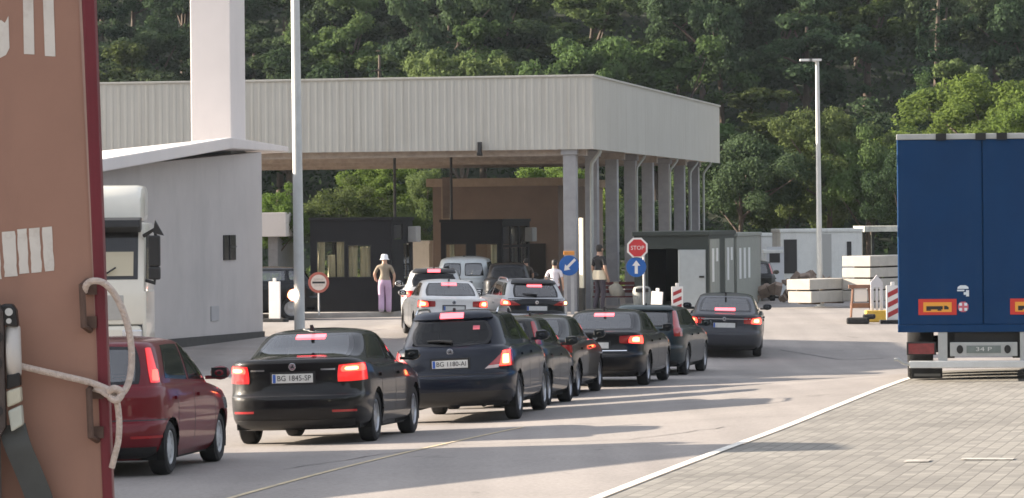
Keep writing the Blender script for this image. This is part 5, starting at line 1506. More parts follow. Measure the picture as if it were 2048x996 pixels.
mb.bb(tx(1928) - .09, tx(1928) + .02, -.008, -.001, zs - .005, zs + .018); mb.bb(tx(1928) + .01, tx(1928) + .09, -.0085, -.001, zs - .06, zs - .02); mb.bb(tx(1928) + .045, tx(1928) + .09, -.0075, -.001, zs - .085, zs + .01)
part('white_sticker', mb, mat('sticker_white', (.66, .72, .76), rough=.5, noise=.1), T)
zs = tz(614)
mb = MB(); mb.prism([(tx(1928) + a, zs + b) for a, b in ngon(.085, 8, math.pi / 8)], -.006, -.001); s8 = part('round_sticker', mb, mat('sticker_red', (.5, .05, .05), rough=.5), T)
mb = MB()
for k in range(4): a = math.pi / 4 + k * math.pi / 2; mb.prism([(tx(1928) + .055 * math.cos(a) + q * .022, zs + .055 * math.sin(a) + r * .022) for q, r in ((-1, -1), (1, -1), (1, 1), (-1, 1))], -.009, -.0065)
part('sticker_marks', mb, mat('sticker_white', (.66, .72, .76)), s8)
# chassis, lamps, bumper
for sg in (-1, 1):
    mb = MB(); mb.bb(sg * .5 - .06, sg * .5 + .06, .1, 12.5, hbt - .42, hbt - .025); part('chassis_beam', mb, M_TRIM, T)
    mb = MB(); mb.bb(sg * .62 - .07, sg * .62 + .07, .0, .09, tz(722), hbt - .022); part('bumper_bracket', mb, M_TGREY, T)
mb = MB(); mb.bb(-.52, .52, .1, .5, hbt - .24, hbt - .025); part('cross_member', mb, M_TRIM, T)
mb = MB(); mb.bb(-1.13, 1.13, -.06, .05, tz(736), tz(722)); part('bumper_bar', mb, mat('bumper_alu', (.60, .61, .60), rough=.45, noise=.08), T, bevel=.015)
pz0, pz1 = tz(713), tz(685)
mb = MB(); mb.bb(-.51, .51, -.01, .06, pz0, pz1); pb = part('plate_board', mb, M_TGREY, T, bevel=.01)
mb = MB(); mb.bb(-.26, .26, -.018, -.0105, pz0 + .05, pz1 - .05); pp = part('number_plate', mb, mat('plate_grey_green', (.16, .19, .18), rough=.4, noise=.2), pb)
lettering('34 P', .09, M_PLATE, pp, (.0, -.0205, (pz0 + pz1) / 2), w=.24)
for x_ in (-.36, .36):
    mb = MB(); mb.disc((x_, (pz0 + pz1) / 2), .05, -.02, .0095, n=16, squash=1.3); part('plate_lamp', mb, M_TRIM, pb)
for sg in (-1, 1):
    x0, x1 = sg * 1.17, sg * .72
    mb = MB(); mb.bb(min(x0, x1), max(x0, x1), .0, .08, tz(710), tz(684)); tlp = part('tail_lamp', mb, M_TRIM, T, bevel=.01)
    mb = MB(); mb.bb(min(x0, x1) + .03, max(x0, x1) - .03, -.012, -.001, tz(708), tz(687)); part('lens', mb, mat('trailer_lens', (.20, .02, .025), rough=.25, noise=.3, nscale=12, coat=1), tlp)
    mb = MB(); mb.bb(sg * .86 - .23, sg * .86 + .23, .25, .27, .06, tz(738)); part('mud_flap', mb, M_TYRE, T)
    mb = MB(); mb.bb(sg * .86 - .2, sg * .86 + .2, .22, .248, .09, .13); part('flap_weight', mb, mat('flap_grey', (.13, .13, .125)), T)
    for ya_ in (1.4, 2.75, 4.1):
        wl_ = MB(); r = .50; wl_.lathe([(-.19, .26), (-.19, r - .03), (-.15, r), (.15, r), (.19, r - .03), (.19, .26), (.08, .24), (.06, 0)], (sg * .98, ya_, r), n=28); part('wheel', wl_, M_TYRE, T, smooth=40)
for ya_ in (1.4, 2.75, 4.1):
    mb = MB(); mb.cyl((-.85, ya_, .5), (.85, ya_, .5), .09, n=10); part('axle', mb, M_TRIM, T)
mb = MB(); mb.tube([(-1.13, -.02, tz(729)), (-1.22, -.05, tz(726)), (-1.30, -.06, tz(718)), (-1.36, -.06, tz(719))], .025, n=8); part('hook', mb, M_TGREY, T, smooth=50)
for sg in (-1, 1):
    mb = MB(); mb.bb(sg * .45 - .05, sg * .45 + .05, 10.8, 10.95, .05, hbt - .42); part('landing_leg', mb, M_TRIM, T)
mb = MB(); mb.bb(-1.2, 1.2, 14.2, 16.3, .9, 3.6); part('tractor_cab', mb, mat('cab_blue', (.02, .06, .16), rough=.4), T, bevel=.15)
mb = MB(); mb.bb(-.45, .45, 11.2, 16.3, .5, .88); part('tractor_frame', mb, M_TRIM, T)
for sg in (-1, 1):
    for ya_ in (12.4, 15.6):
        wl_ = MB(); r = .50; wl_.lathe([(-.16, .26), (-.16, r - .03), (-.12, r), (.12, r), (.16, r - .03), (.16, .26), (.06, .24), (.05, 0)], (sg * 1.0, ya_, r), n=24); part('wheel', wl_, M_TYRE, T, smooth=40)
# ================================================================ white lorry cab
M_CAB = mat('cab_white', (.70, .67, .58), rough=.35, coat=.6, noise=.05, nscale=1.5)
def lorry_cab(px_right, d_, ytop, th, label):
    s_ = F / d_
    g = on_ground(px_right, d_)
    H_ = P(px_right, ytop, d_).z - g.z
    t = thing('lorry_cab', label, 'lorry', g, th, 'white lorry cabs')
    # local frame: the cab faces -y, its image-right side at x = 0, width 2.5 to -x
    W_ = 2.5
    z1 = H_ * .80; 
    mb = MB(); mb.prism([(.0, .95), (.0, 1.75), (.06, 1.9), (.30, z1), (2.2, z1), (2.2, .95)], -W_ + .03, -.03, plane='YZ'); part('cab_body', mb, M_CAB, t, smooth=35, bevel=.10)
    mb = MB(); mb.prism([(.38, z1 + .002), (.52, H_ - .28), (.85, H_ - .04), (1.3, H_), (2.1, H_), (2.2, z1 + .002)], -W_ + .12, -.12, plane='YZ'); part('roof_fairing', mb, M_CAB, t, smooth=35, bevel=.14)
    mb = MB(); mb.prism([(.06, 1.86), (.275, z1 - .16), (.255, z1 - .16), (.035, 1.86)], -W_ + .17, -.17, plane='YZ'); ws = part('windscreen', mb, [mat('lorry_glass', (.02, .02, .02), rough=.05)], t)
    for x_ in (-W_ + .62, -.62):  # cream panels paint the brightness seen through the windscreen
        mb = MB(); mb.prism([(.055, 1.93), (.19, 2.45), (.17, 2.45), (.030, 1.93)], x_ - .36, x_ + .36, plane='YZ')
        part('see_through_light', mb, mat('see_through_cream', (.52, .47, .34), rough=.4), ws)
    mb = MB(); mb.prism([(.02, z1 - .20), (-.22, z1 - .10), (-.20, z1 + .05), (.30, z1 + .1), (.28, z1 - .15)], -W_ + .10, -.10, plane='YZ'); part('sun_visor', mb, M_TRIM, t, bevel=.02)
    for x_ in (-.75, -1.75):
        mb = MB(); mb.tube([(x_ - .2, .0, 1.88), (x_ + .15, -.02, 2.1)], .02, n=6); part('screen_wiper', mb, M_TRIM, t)
    mb = MB(); mb.bb(-W_ + .1, -.1, -.05, .2, .45, .94); mb2 = part('bumper', mb, M_CAB, t, bevel=.08)
    mb = MB(); mb.bb(-W_ + .45, -.45, -.012, .05, 1.05, 1.55); part('grille', mb, mat('grille_grey', (.40, .39, .36), rough=.5, noise=.1), t, bevel=.02)
    for sx in (-.28, -W_ + .28):
        mb = MB(); mb.bb(sx - .20, sx + .20, -.07, -.02, .62, .86); part('headlamp', mb, M_HEAD, t, bevel=.03)
    for sg, x0 in ((1, -.04), (-1, -W_ + .04)):
        mb = MB(); mb.prism([(.0, 1.1), (.0, 1.72), (2.15, 1.72), (2.15, 1.1)], x0 - .03, x0 + .03, plane='YZ') if False else mb.bb(x0 - .045 if sg > 0 else x0 - .03, x0 + .03 if sg > 0 else x0 + .045, .02, 2.1, .42, 1.62); part('corner_deflector', mb, M_CAB, t, bevel=.03)
        mb = MB(); mb.prism([(.25, 1.85), (.40, z1 - .25), (1.2, z1 - .25), (1.2, 1.85)], x0 - .01 + sg * .012, x0 + .012 + sg * .012, plane='YZ'); part('door_window', mb, mat('lorry_glass', (.02, .02, .02)), t)
        mr = MB(); xo = x0 + sg * .20
        mr.box((xo, .10, 2.42), (.24, .14, .62)); mr.box((xo, .10, 1.98), (.24, .14, .26))
        m_ = part('mirror', mr, M_TRIM, t, bevel=.04)
        mr = MB(); mr.tube([(x0 - sg * .02, .2, 2.72), (xo, .1, 2.85), (xo + sg * .03, .1, 2.7)], .04, n=8); mr.tube([(x0 - sg * .02, .2, 1.85), (xo, .1, 1.78), (xo, .1, 1.9)], .035, n=8); part('mirror_arm', mr, M_TRIM, m_, smooth=50)
        mr = MB(); mr.prism([(xo - .02, 2.78), (xo + sg * .20, 2.72), (xo + sg * .02, 3.05)], .02, .12); part('kerb_mirror', mr, M_TRIM, m_, bevel=.02)
        for ya_ in (1.2,):
            wl_ = MB(); r = .50; wl_.lathe([(-.15, .26), (-.15, r - .03), (-.12, r), (.12, r), (.15, r - .03), (.15, .26), (.06, .24), (.05, 0)], (x0 - sg * .40, ya_, r), n=24); part('wheel', wl_, M_TYRE, t, smooth=40)
    mb = MB(); mb.bb(-W_ + .7, -.7, .5, 5.5, .5, .9); part('chassis', mb, M_TRIM, t)
    for sg, x0 in ((1, -.75), (-1, -W_ + .75)):
        wl_ = MB(); r = .50; wl_.lathe([(-.22, .26), (-.22, r - .03), (-.18, r), (.18, r), (.22, r - .03), (.22, .26), (.06, .24), (.05, 0)], (x0, 4.8, r), n=24); part('wheel', wl_, M_TYRE, t, smooth=40)
    return t
lc = lorry_cab(294, 69.5, 369, -.02, 'cream white lorry cab with black mirrors, facing the camera past the brown door')
# unseen lorry inferred from its long shadow; load added and shaped for that shadow
lc2 = copy_tree(lc)
g = Vector((-9.0, 42.8, 0)); lc2.location = (g.x, g.y, ground(g.x, g.y)); lc2.rotation_euler = (0, 0, math.pi)
lc2['label'] = 'unseen white lorry behind the brown door, with a sloping load added to shade the road'
mb = MB(); mb.prism([(2.35, .95), (2.35, 3.15), (8.6, 1.75), (8.9, .95)], -2.45, -.05, plane='YZ'); part('shadow_load', mb, mat('shadow_load_grey', (.20, .21, .20), rough=.7, noise=.2), lc2, bevel=.06)  # sloping load shaped to give the road shadow its slanting edge
# ================================================================ brown lorry with its open door, close by
M_BRN = mat('door_brown', (.30, .165, .118), rough=.6, noise=.08, nscale=3, dirt=((.20, .11, .085), 2.5, .5, (2, 2, .6)))
M_GASK = mat('gasket_red', (.14, .012, .022), rough=.45, noise=.15)
M_EDGE = mat('door_edge', (.33, .22, .18), rough=.6, noise=.2)
M_PAINTW = mat('stencil_white', (.62, .59, .54), rough=.7, noise=.06, nscale=10, dirt=((.40, .34, .29), 14, .7))
DD = 9.0
# the door leaf lies in a plane facing the camera; local x right, z up, hung by its left edge
D0 = P(0, 437, DD)
lean = math.atan2(50.0, 996.0)
LB = thing('lorry_box_body', 'brown lorry box body with one rear door swung open and tied back by a rope', 'lorry', (D0.x, D0.y, 0), 0)
pxm = F / DD
def dp(px, py):   # photograph pixel -> point on the door plane, local to the lorry
    p = P(px, py, DD); return p.x - D0.x, p.z
gB = ground(D0.x, D0.y + 2)
def door_poly(pts): return [dp(*q) for q in pts]
ytop, ybot = -620, 1500
xr = lambda y, x0: x0 + 50.0 * y / 996.0
mb = MB(); mb.prism(door_poly([(-300, ytop), (xr(ytop, 158), ytop), (xr(ybot, 158), ybot), (-300, ybot)]), 0, .05); door = part('open_door', mb, M_BRN, LB)
mb = MB(); mb.prism(door_poly([(xr(ytop, 158), ytop), (xr(ytop, 163), ytop), (xr(ybot, 165), ybot), (xr(ybot, 158), ybot)]), -.004, .05); part('door_edge', mb, M_EDGE, door)
def gx(y): return 163 + 42.0 * y / 996.0, 190 + 36.0 * y / 996.0
mb = MB()
pts = []
for yy in np.linspace(ytop, ybot, 12):
    a_, b_ = gx(yy); pts.append((a_ + b_) / 2)
prof = [(163 + 42 * ytop / 996, ytop), (190 + 36 * ytop / 996, ytop), (190 + 36 * ybot / 996, ybot), (163 + 42 * ybot / 996, ybot)]
mb.prism(door_poly(prof), -.006, .045); part('door_gasket', mb, M_GASK, door, bevel=.008)
def pl_(pts, nm='painted_letters', m=None, y=-.0015, t=.0012): 
    mb = MB(); mb.prism(door_poly(pts), y, y + t); return part(nm, mb, m or M_PAINTW, door)
pl_([(44, -120), (64, -120), (69, 109), (48, 108)], 'stencil_stroke'); pl_([(82, -120), (103, -120), (111, 113), (90, 112)], 'stencil_stroke')
pl_([(-60, 112), (-60, 60), (-18, 66), (-4, 44), (2, 40), (10, 46), (17, 32), (19, 96), (12, 110), (0, 116)], 'stencil_stroke')
# white block of strokes
rng = random.Random(8)
def stroke(x0, x1, y0, y1, sk=8):
    lft, rgt = [], []
    n = 9
    for i in range(n + 1):
        f = i / n; yy = y0 + (y1 - y0) * f
        lft.append((x0 + sk * f * .7 + rng.uniform(-1, 1), yy)); rgt.append((x1 + sk * f * .6 + rng.uniform(-1, 1), yy - 2))
    pl_(lft + rgt[::-1], 'stencil_stroke')
stroke(-30, -2, 468, 560); stroke(4, 30, 464, 554); stroke(34, 53, 459, 548); stroke(58, 79, 457, 546); stroke(84, 104, 455, 543)
# rope handles
M_RUST = mat('handle_rust', (.10, .06, .045), rough=.7, noise=.3, nscale=20)
for (hx_, ya_, yb_) in ((167, 562, 660), (181, 770, 880)):
    a = dp(hx_, ya_); b = dp(hx_ + 4, yb_)
    mb = MB(); mb.tube([(a[0] + .012, .0, a[1]), (a[0], -.035, a[1] - .01), (b[0], -.035, b[1] + .01), (b[0] + .012, 0, b[1])], .009, n=8)
    mb.bb(a[0] + .005, a[0] + .035, -.012, -.0005, a[1] - .035, a[1] - .005); mb.bb(b[0] + .002, b[0] + .03, -.012, -.0005, b[1] + .005, b[1] + .035)
    part('door_handle', mb, M_RUST, door, smooth=40)
# rope
M_ROPE = mat('rope_fibre', (.58, .49, .43), rough=.95, noise=.2, nscale=60, bump=.6, bscale=120)
def rp3(px, py, off): x_, z_ = dp(px, py); return (x_, -off, z_)
def smooth_path(pts, n=6):
    P_ = [Vector(p) for p in pts]; out = []
    for i in range(len(P_) - 1):
        p0, p1, p2, p3 = P_[max(i - 1, 0)], P_[i], P_[i + 1], P_[min(i + 2, len(P_) - 1)]
        for k in range(n):
            t = k / n
            out.append(.5 * ((2 * p1) + (p2 - p0) * t + (2 * p0 - 5 * p1 + 4 * p2 - p3) * t * t + (3 * p1 - p0 - 3 * p2 + p3) * t ** 3))
    out.append(P_[-1]); return out
rope = thing('rope', 'pale rope looped round the open brown door and knotted at its edge', 'rope', LB.location, 0)
def rope_strand(pts, r=.0086):
    path = smooth_path(pts, 8)
    mb = MB(); mb.tube(path, r * 1.02, n=10)
    for ph in ():
        q = []
        for i, p in enumerate(path):
            t = (path[min(i + 1, len(path) - 1)] - path[max(i - 1, 0)]).normalized()
            u_ = t.cross(Vector((0, 1, 0))); u_ = u_.normalized() if u_.length > .01 else Vector((1, 0, 0)); v_ = t.cross(u_)
            an = ph + i * 1.1
            q.append(p + (u_ * math.cos(an) + v_ * math.sin(an)) * r * .45)
        mb.tube(q, r * .55, n=6)
    return mb
part('taut_strand', rope_strand([rp3(30, 726, .05), rp3(60, 734, .045), rp3(130, 751, .03), rp3(190, 766, .03), rp3(236, 786, .03)]), M_ROPE, rope, smooth=60)
part('loop', rope_strand([rp3(172, 582, .03), rp3(178, 568, .045), rp3(192, 561, .05), rp3(212, 566, .04), rp3(232, 590, .02), rp3(250, 630, .01), rp3(261, 680, .0), rp3(263, 730, .0), rp3(256, 770, .01), rp3(240, 790, .025), rp3(222, 790, .035), rp3(205, 780, .03), rp3(190, 776, .02)]), M_ROPE, rope, smooth=60)
part('hanging_end', rope_strand([rp3(226, 776, .035), rp3(236, 800, .03), rp3(240, 840, .02), rp3(238, 880, .015), rp3(230, 912, .01), rp3(224, 935, .005)], .0082), M_ROPE, rope, smooth=60)
mb = MB()
kn = rp3(234, 786, .03)
part('knot', rope_strand([(kn[0] - .016, kn[1] - .012, kn[2] + .006), (kn[0], kn[1] - .020, kn[2] + .014), (kn[0] + .016, kn[1] - .012, kn[2] + .002), (kn[0] + .004, kn[1] - .018, kn[2] - .016), (kn[0] - .014, kn[1] - .010, kn[2] - .008)], .0095), M_ROPE, rope, smooth=60)
# hinge plate, ratchet and strap at the left edge, fixed to the corner post of the box
M_STEEL = mat('worn_steel', (.075, .060, .055), rough=.55, metal=.4, noise=.25, nscale=12)
mb = MB(); mb.prism(door_poly([(-60, 610), (8, 604), (18, 622), (22, 850), (12, 868), (-60, 872)]), -.10, -.07); hp = part('hinge_plate', mb, M_STEEL, LB, bevel=.006)
for (hx_, hy_, hr) in ((8, 672, .013), (2, 724, .018), (8, 818, .013)):
    c = dp(hx_, hy_); mb = MB(); mb.disc(c, hr, -.1025, .003, n=18); part('bolt_hole', mb, mat('bolt_dark', (.02, .018, .018), rough=.6), hp)
mb = MB(); mb.prism(door_poly([(8, 610), (18, 606), (34, 606), (42, 618), (46, 652), (10, 648)]), -.09, -.055); part('buckle_head', mb, M_TRIM, hp, bevel=.006)
c = dp(28, 622); mb = MB(); mb.disc(c, .010, -.094, .004, n=14); c = dp(28, 640); mb.disc(c, .007, -.094, .004, n=14); part('buckle_rivet', mb, M_GALV, hp)
cyl_pts = [rp3(32, 655, .06), rp3(36, 690, .085), rp3(37, 720, .085), rp3(34, 745, .06)]
mb = MB(); mb.tube(smooth_path(cyl_pts, 5), [.020] * 16, n=14); part('ratchet_drum', mb, mat('ratchet_grey', (.52, .50, .47), rough=.45, noise=.1), hp, smooth=50)
mb = MB(); mb.prism(door_poly([(22, 748), (48, 742), (50, 768), (22, 776)]), -.088, -.05); part('ratchet_gap', mb, M_TRIM, hp, bevel=.004)
mb = MB(); mb.prism(door_poly([(22, 779), (50, 770), (52, 800), (24, 812)]), -.09, -.05); part('ratchet_block', mb, mat('ratchet_cream', (.50, .48, .38), rough=.5, noise=.15), hp, bevel=.006)
mb = MB(); mb.prism(door_poly([(25, 818), (52, 806), (55, 846), (32, 860)]), -.09, -.05); part('ratchet_block', mb, mat('ratchet_cream2', (.46, .48, .42), rough=.5, noise=.15), hp, bevel=.006)
sp_ = smooth_path([rp3(30, 850, .06), rp3(42, 890, .07), rp3(62, 940, .06), rp3(84, 1000, .05), rp3(110, 1100, .04)], 6)
mb = MB()
for p in sp_:
    mb.v += [(p.x - .034, p.y, p.z), (p.x + .034, p.y + .004, p.z + .008), (p.x + .034, p.y + .010, p.z + .008), (p.x - .034, p.y + .006, p.z)]
for i in range(len(sp_) - 1):
    for k in range(4): a = i * 4; mb.f.append((a + k, a + (k + 1) % 4, a + 4 + (k + 1) % 4, a + 4 + k)); mb.m.append(0)
part('rubber_strap', mb, mat('strap_dark', (.060, .064, .062), rough=.7, noise=.15, nscale=10), hp, smooth=40)
mb = MB(); mb.prism(door_poly([(-300, 872), (8, 872), (20, 1500), (-300, 1500)]), -.09, -.06); part('corner_post', mb, mat('post_grey', (.10, .085, .08), rough=.6, noise=.2, nscale=10), LB)
# the box body behind the door, turned a little to the left
bx = MB(); xb = dp(-20, 437)[0]
zb0, zb1 = gB + 1.15, gB + 3.95
bx.bb(-2.5, 0, .10, 6.2, zb0, zb1)
bd = part('box_body', bx, M_BRN, LB); bd.location = (xb - .02, 0, 0); bd.rotation_euler = (0, 0, .16)
bx = MB(); bx.bb(-2.0, -.5, .4, 8.0, gB + .7, zb0 - .02); ch = part('chassis', bx, M_TRIM, LB); ch.location = bd.location; ch.rotation_euler = bd.rotation_euler
bx = MB(); bx.bb(-2.4, -.1, 6.6, 8.6, gB + .8, gB + 3.2); cb = part('lorry_front', bx, M_CAB, LB, bevel=.12); cb.location = bd.location; cb.rotation_euler = bd.rotation_euler
for x_ in (-.25, -2.25):
    for y_ in (1.3, 7.4):
        wl_ = MB(); r = .48; wl_.lathe([(-.14, .26), (-.14, r - .03), (-.11, r), (.11, r), (.14, r - .03), (.14, .26), (.06, .24), (.05, 0)], (x_, y_, gB + r), n=24); o = part('wheel', wl_, M_TYRE, LB, smooth=40); o.location = bd.location; o.rotation_euler = bd.rotation_euler
HAZE = 0.00009
# ================================================================ trees
def leaf_mat(name, c, tr=.35, var=.35):
    m = bpy.data.materials.new(name); m.use_nodes = True
    t = m.node_tree; t.nodes.clear()
    o = t.nodes.new('ShaderNodeOutputMaterial')
    oi = t.nodes.new('ShaderNodeObjectInfo')
    tc = t.nodes.new('ShaderNodeTexCoord'); nz = t.nodes.new('ShaderNodeTexNoise'); nz.inputs['Scale'].default_value = 1.1; nz.inputs['Detail'].default_value = 3
    t.links.new(tc.outputs['Object'], nz.inputs['Vector'])
    h = t.nodes.new('ShaderNodeHueSaturation'); h.inputs['Color'].default_value = (*c, 1)
    r1 = t.nodes.new('ShaderNodeMapRange'); r1.inputs[3].default_value = .472; r1.inputs[4].default_value = .515; t.links.new(oi.outputs['Random'], r1.inputs[0]); t.links.new(r1.outputs[0], h.inputs['Hue'])
    ad = t.nodes.new('ShaderNodeMath'); ad.operation = 'MULTIPLY_ADD'
    ad.inputs[1].default_value = var * 1.6; ad.inputs[2].default_value = 1 - var * .8
    t.links.new(nz.outputs[0], ad.inputs[0])
    m2 = t.nodes.new('ShaderNodeMath'); m2.operation = 'MULTIPLY'
    r2 = t.nodes.new('ShaderNodeMapRange'); r2.inputs[3].default_value = .70; r2.inputs[4].default_value = 1.35
    w2 = t.nodes.new('ShaderNodeMath'); w2.operation = 'FRACT'; w3 = t.nodes.new('ShaderNodeMath'); w3.operation = 'MULTIPLY'; w3.inputs[1].default_value = 17.3
    t.links.new(oi.outputs['Random'], w3.inputs[0]); t.links.new(w3.outputs[0], w2.inputs[0]); t.links.new(w2.outputs[0], r2.inputs[0])
    t.links.new(ad.outputs[0], m2.inputs[0]); t.links.new(r2.outputs[0], m2.inputs[1]); t.links.new(m2.outputs[0], h.inputs['Value'])
    d = t.nodes.new('ShaderNodeBsdfDiffuse'); tl_ = t.nodes.new('ShaderNodeBsdfTranslucent'); mx = t.nodes.new('ShaderNodeMixShader'); mx.inputs[0].default_value = tr
    t.links.new(h.outputs[0], d.inputs[0]); t.links.new(h.outputs[0], tl_.inputs[0])
    t.links.new(d.outputs[0], mx.inputs[1]); t.links.new(tl_.outputs[0], mx.inputs[2]); t.links.new(mx.outputs[0], o.inputs[0])
    return m
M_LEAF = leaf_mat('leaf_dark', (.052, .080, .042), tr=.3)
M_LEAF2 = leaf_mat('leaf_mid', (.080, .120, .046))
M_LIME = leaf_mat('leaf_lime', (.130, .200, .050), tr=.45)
M_PINE = leaf_mat('needle_dark', (.022, .040, .024), tr=.2)
M_BARK = mat('bark', (.085, .065, .05), rough=.9, noise=.3, nscale=3)
def tree_proto(seed, h, cw, n_leaf, leaf, kind='round', lm=None, clumps=46):
    """crown and trunk meshes for a tree of height h with crown width cw"""
    rng = np.random.default_rng(seed); pr = random.Random(seed)
    tb = MB()
    bend = [pr.uniform(-.3, .3), pr.uniform(-.3, .3)]
    top = h * (.72 if kind != 'pine' else .95)
    tp_ = [(bend[0] * (t ** 2), bend[1] * t * t, top * t) for t in np.linspace(0, 1, 6)]
    tb.tube(tp_, [h * .022 * (1 - .8 * t) + .02 for t in np.linspace(0, 1, 6)], n=8)
    cs = []
    c0h = h * (.25 if kind == 'round' else .15)
    if kind == 'pine':
        lev = 9
        for i in range(lev):
            f = i / (lev - 1); z = h * (.16 + .80 * f); r = cw / 2 * (1 - f) ** .8 * pr.uniform(.8, 1.1) + .2
            nb = max(3, int(7 - 4 * f))
            for k in range(nb):
                a = 6.283 * k / nb + pr.random() * 1.2
                rr = r * pr.uniform(.45, .85)
                cs.append((math.cos(a) * rr, math.sin(a) * rr, z - rr * .18, r * .42, r * .42, h * .045))
                tb.tube([(0, 0, z), (math.cos(a) * rr, math.sin(a) * rr, z - rr * .15)], [h * .006, .015], n=5)
    else:
        zc, rz = (c0h + h) / 2, (h - c0h) / 2
        lobes = [(pr.uniform(-.35, .35) * cw, pr.uniform(-.35, .35) * cw, zc + pr.uniform(-.6, .75) * rz * .7, pr.uniform(.24, .40) * cw) for _ in range(6)] + [(0, 0, zc, .40 * cw), (0, 0, zc + .5 * rz, .3 * cw), (0, 0, zc - .4 * rz, .34 * cw)]
        for k in range(clumps):
            L_ = lobes[pr.randrange(len(lobes))]
            v = Vector((pr.gauss(0, 1), pr.gauss(0, 1), pr.gauss(.25, .9))).normalized() * L_[3] * pr.uniform(.65, 1.08)
            x, y, z = L_[0] + v.x, L_[1] + v.y, L_[2] + v.z * (rz / cw * 1.25)
            z = min(max(z, c0h * .55), h * 1.0)
            r = cw * pr.uniform(.07, .145)
            cs.append((x, y, z, r, r, r * .75))
        for k in range(9):
            c = cs[pr.randrange(len(cs))]; b0 = top * pr.uniform(.35, .9)
            tb.tube([(bend[0] * (b0 / top) ** 2, bend[1] * (b0 / top) ** 2, b0), (c[0] * .5, c[1] * .5, (b0 + c[2]) / 2 + .1), (c[0], c[1], c[2])], [h * .009, h * .006, .015], n=5)
    cs = np.array(cs)
    wts = cs[:, 3] ** 1.7; wts /= wts.sum()
    idx = rng.choice(len(cs), n_leaf, p=wts)
    d = rng.normal(size=(n_leaf, 3)); d /= np.linalg.norm(d, axis=1, keepdims=True)
    rad = rng.random(n_leaf) ** .45
    pos = cs[idx, :3] + d * cs[idx, 3:6] * rad[:, None]
    # leaf sprays: bent quads facing outwards and up
    nrm = d * .8 + rng.normal(size=(n_leaf, 3)) * .55 + np.array([0, 0, .35]); nrm /= np.linalg.norm(nrm, axis=1, keepdims=True)
    a = np.cross(nrm, rng.normal(size=(n_leaf, 3))); a /= np.linalg.norm(a, axis=1, keepdims=True)
    b = np.cross(nrm, a)
    sz = leaf * rng.uniform(.55, 1.3, n_leaf)[:, None]
    asp = rng.uniform(.45, .8, n_leaf)[:, None]
    p0 = pos - a * sz * .5; p2 = pos + a * sz * .5
    p1 = pos - b * sz * asp * .5 - nrm * sz * .12 + a * sz * .06; p3 = pos + b * sz * asp * .5 - nrm * sz * .12 + a * sz * .06
    V = np.stack([p0, p1, p2, p3], 1).reshape(-1, 3)
    me = bpy.data.meshes.new('crown')
    me.vertices.add(len(V)); me.vertices.foreach_set('co', V.ravel())
    me.loops.add(n_leaf * 4); me.loops.foreach_set('vertex_index', np.arange(n_leaf * 4))
    me.polygons.add(n_leaf); me.polygons.foreach_set('loop_start', np.arange(n_leaf) * 4); me.polygons.foreach_set('loop_total', np.full(n_leaf, 4))
    me.update(calc_edges=True); me.validate()
    me.materials.append(lm or M_LEAF)
    tm = mesh_of('trunk', tb, M_BARK, smooth=60)
    return me, tm, h, cw
def with_leaf(pro, lm):
    me = pro[0].copy(); me.materials.clear(); me.materials.append(lm); return (me,) + pro[1:]
PR = [tree_proto(11, 9, 6.0, 13000, .24, clumps=52), tree_proto(12, 10, 5.2, 13000, .235, clumps=56), tree_proto(13, 8, 6.4, 12000, .24, clumps=48), tree_proto(14, 9.5, 5.6, 13000, .24, clumps=44, lm=M_LEAF2), tree_proto(15, 8.5, 6.0, 12000, .24, clumps=50, lm=M_LEAF2)]
PN = tree_proto(21, 11, 4.6, 12000, .23, kind='pine', lm=M_PINE)
FINE = [tree_proto(31, 8, 6.0, 26000, .165, clumps=90, lm=M_LEAF2), tree_proto(32, 9, 5.4, 26000, .165, clumps=96, lm=M_LEAF2), tree_proto(33, 7, 6.4, 25000, .16, clumps=84, lm=M_LEAF)]
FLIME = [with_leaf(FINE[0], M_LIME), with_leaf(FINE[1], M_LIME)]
def tree(pro, X, Y, z, h, w_, label, group, rz, name='tree'):
    me, tm, ph, pw = pro
    r = bpy.data.objects.new(name, None); COL.objects.link(r); r.empty_display_size = .3
    r.location = (X, Y, z - .1); r.rotation_euler = (0, 0, rz); r.scale = (w_ / pw, w_ / pw, h / ph)
    tag(r, label, 'tree', group)
    link('trunk', tm, r); link('crown', me, r)
    return r
def tz_(X, Y): return float(hill_z(np.array(X), np.array(Y))) if Y > 166 else ground(X, Y)
def ptree(pro, px, ytop, d_, wpx, label, group, seed, name='tree'):
    s_ = F / d_
    p = P(px, ytop, d_); z = tz_(p.x, d_)
    return tree(pro, p.x, d_, z, (p.z - z) * 1.02, wpx / s_, label, group, seed, name)
NEAR = 'trees at the foot of the wooded hill'
# under and beside the canopy
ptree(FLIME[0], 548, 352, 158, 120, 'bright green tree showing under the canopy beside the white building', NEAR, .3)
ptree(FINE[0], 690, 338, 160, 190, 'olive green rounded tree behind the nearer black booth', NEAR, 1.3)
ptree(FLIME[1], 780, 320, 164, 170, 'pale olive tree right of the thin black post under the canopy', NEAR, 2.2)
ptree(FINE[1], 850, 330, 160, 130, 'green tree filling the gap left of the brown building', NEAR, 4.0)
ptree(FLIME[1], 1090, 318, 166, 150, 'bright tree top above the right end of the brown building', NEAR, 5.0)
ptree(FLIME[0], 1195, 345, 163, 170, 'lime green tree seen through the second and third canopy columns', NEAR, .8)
ptree(FINE[2], 1290, 390, 160, 150, 'dark tree seen between the farther canopy columns', NEAR, 2.8)
ptree(FINE[1], 1375, 330, 165, 150, 'green tree behind the last canopy column', NEAR, 3.8)
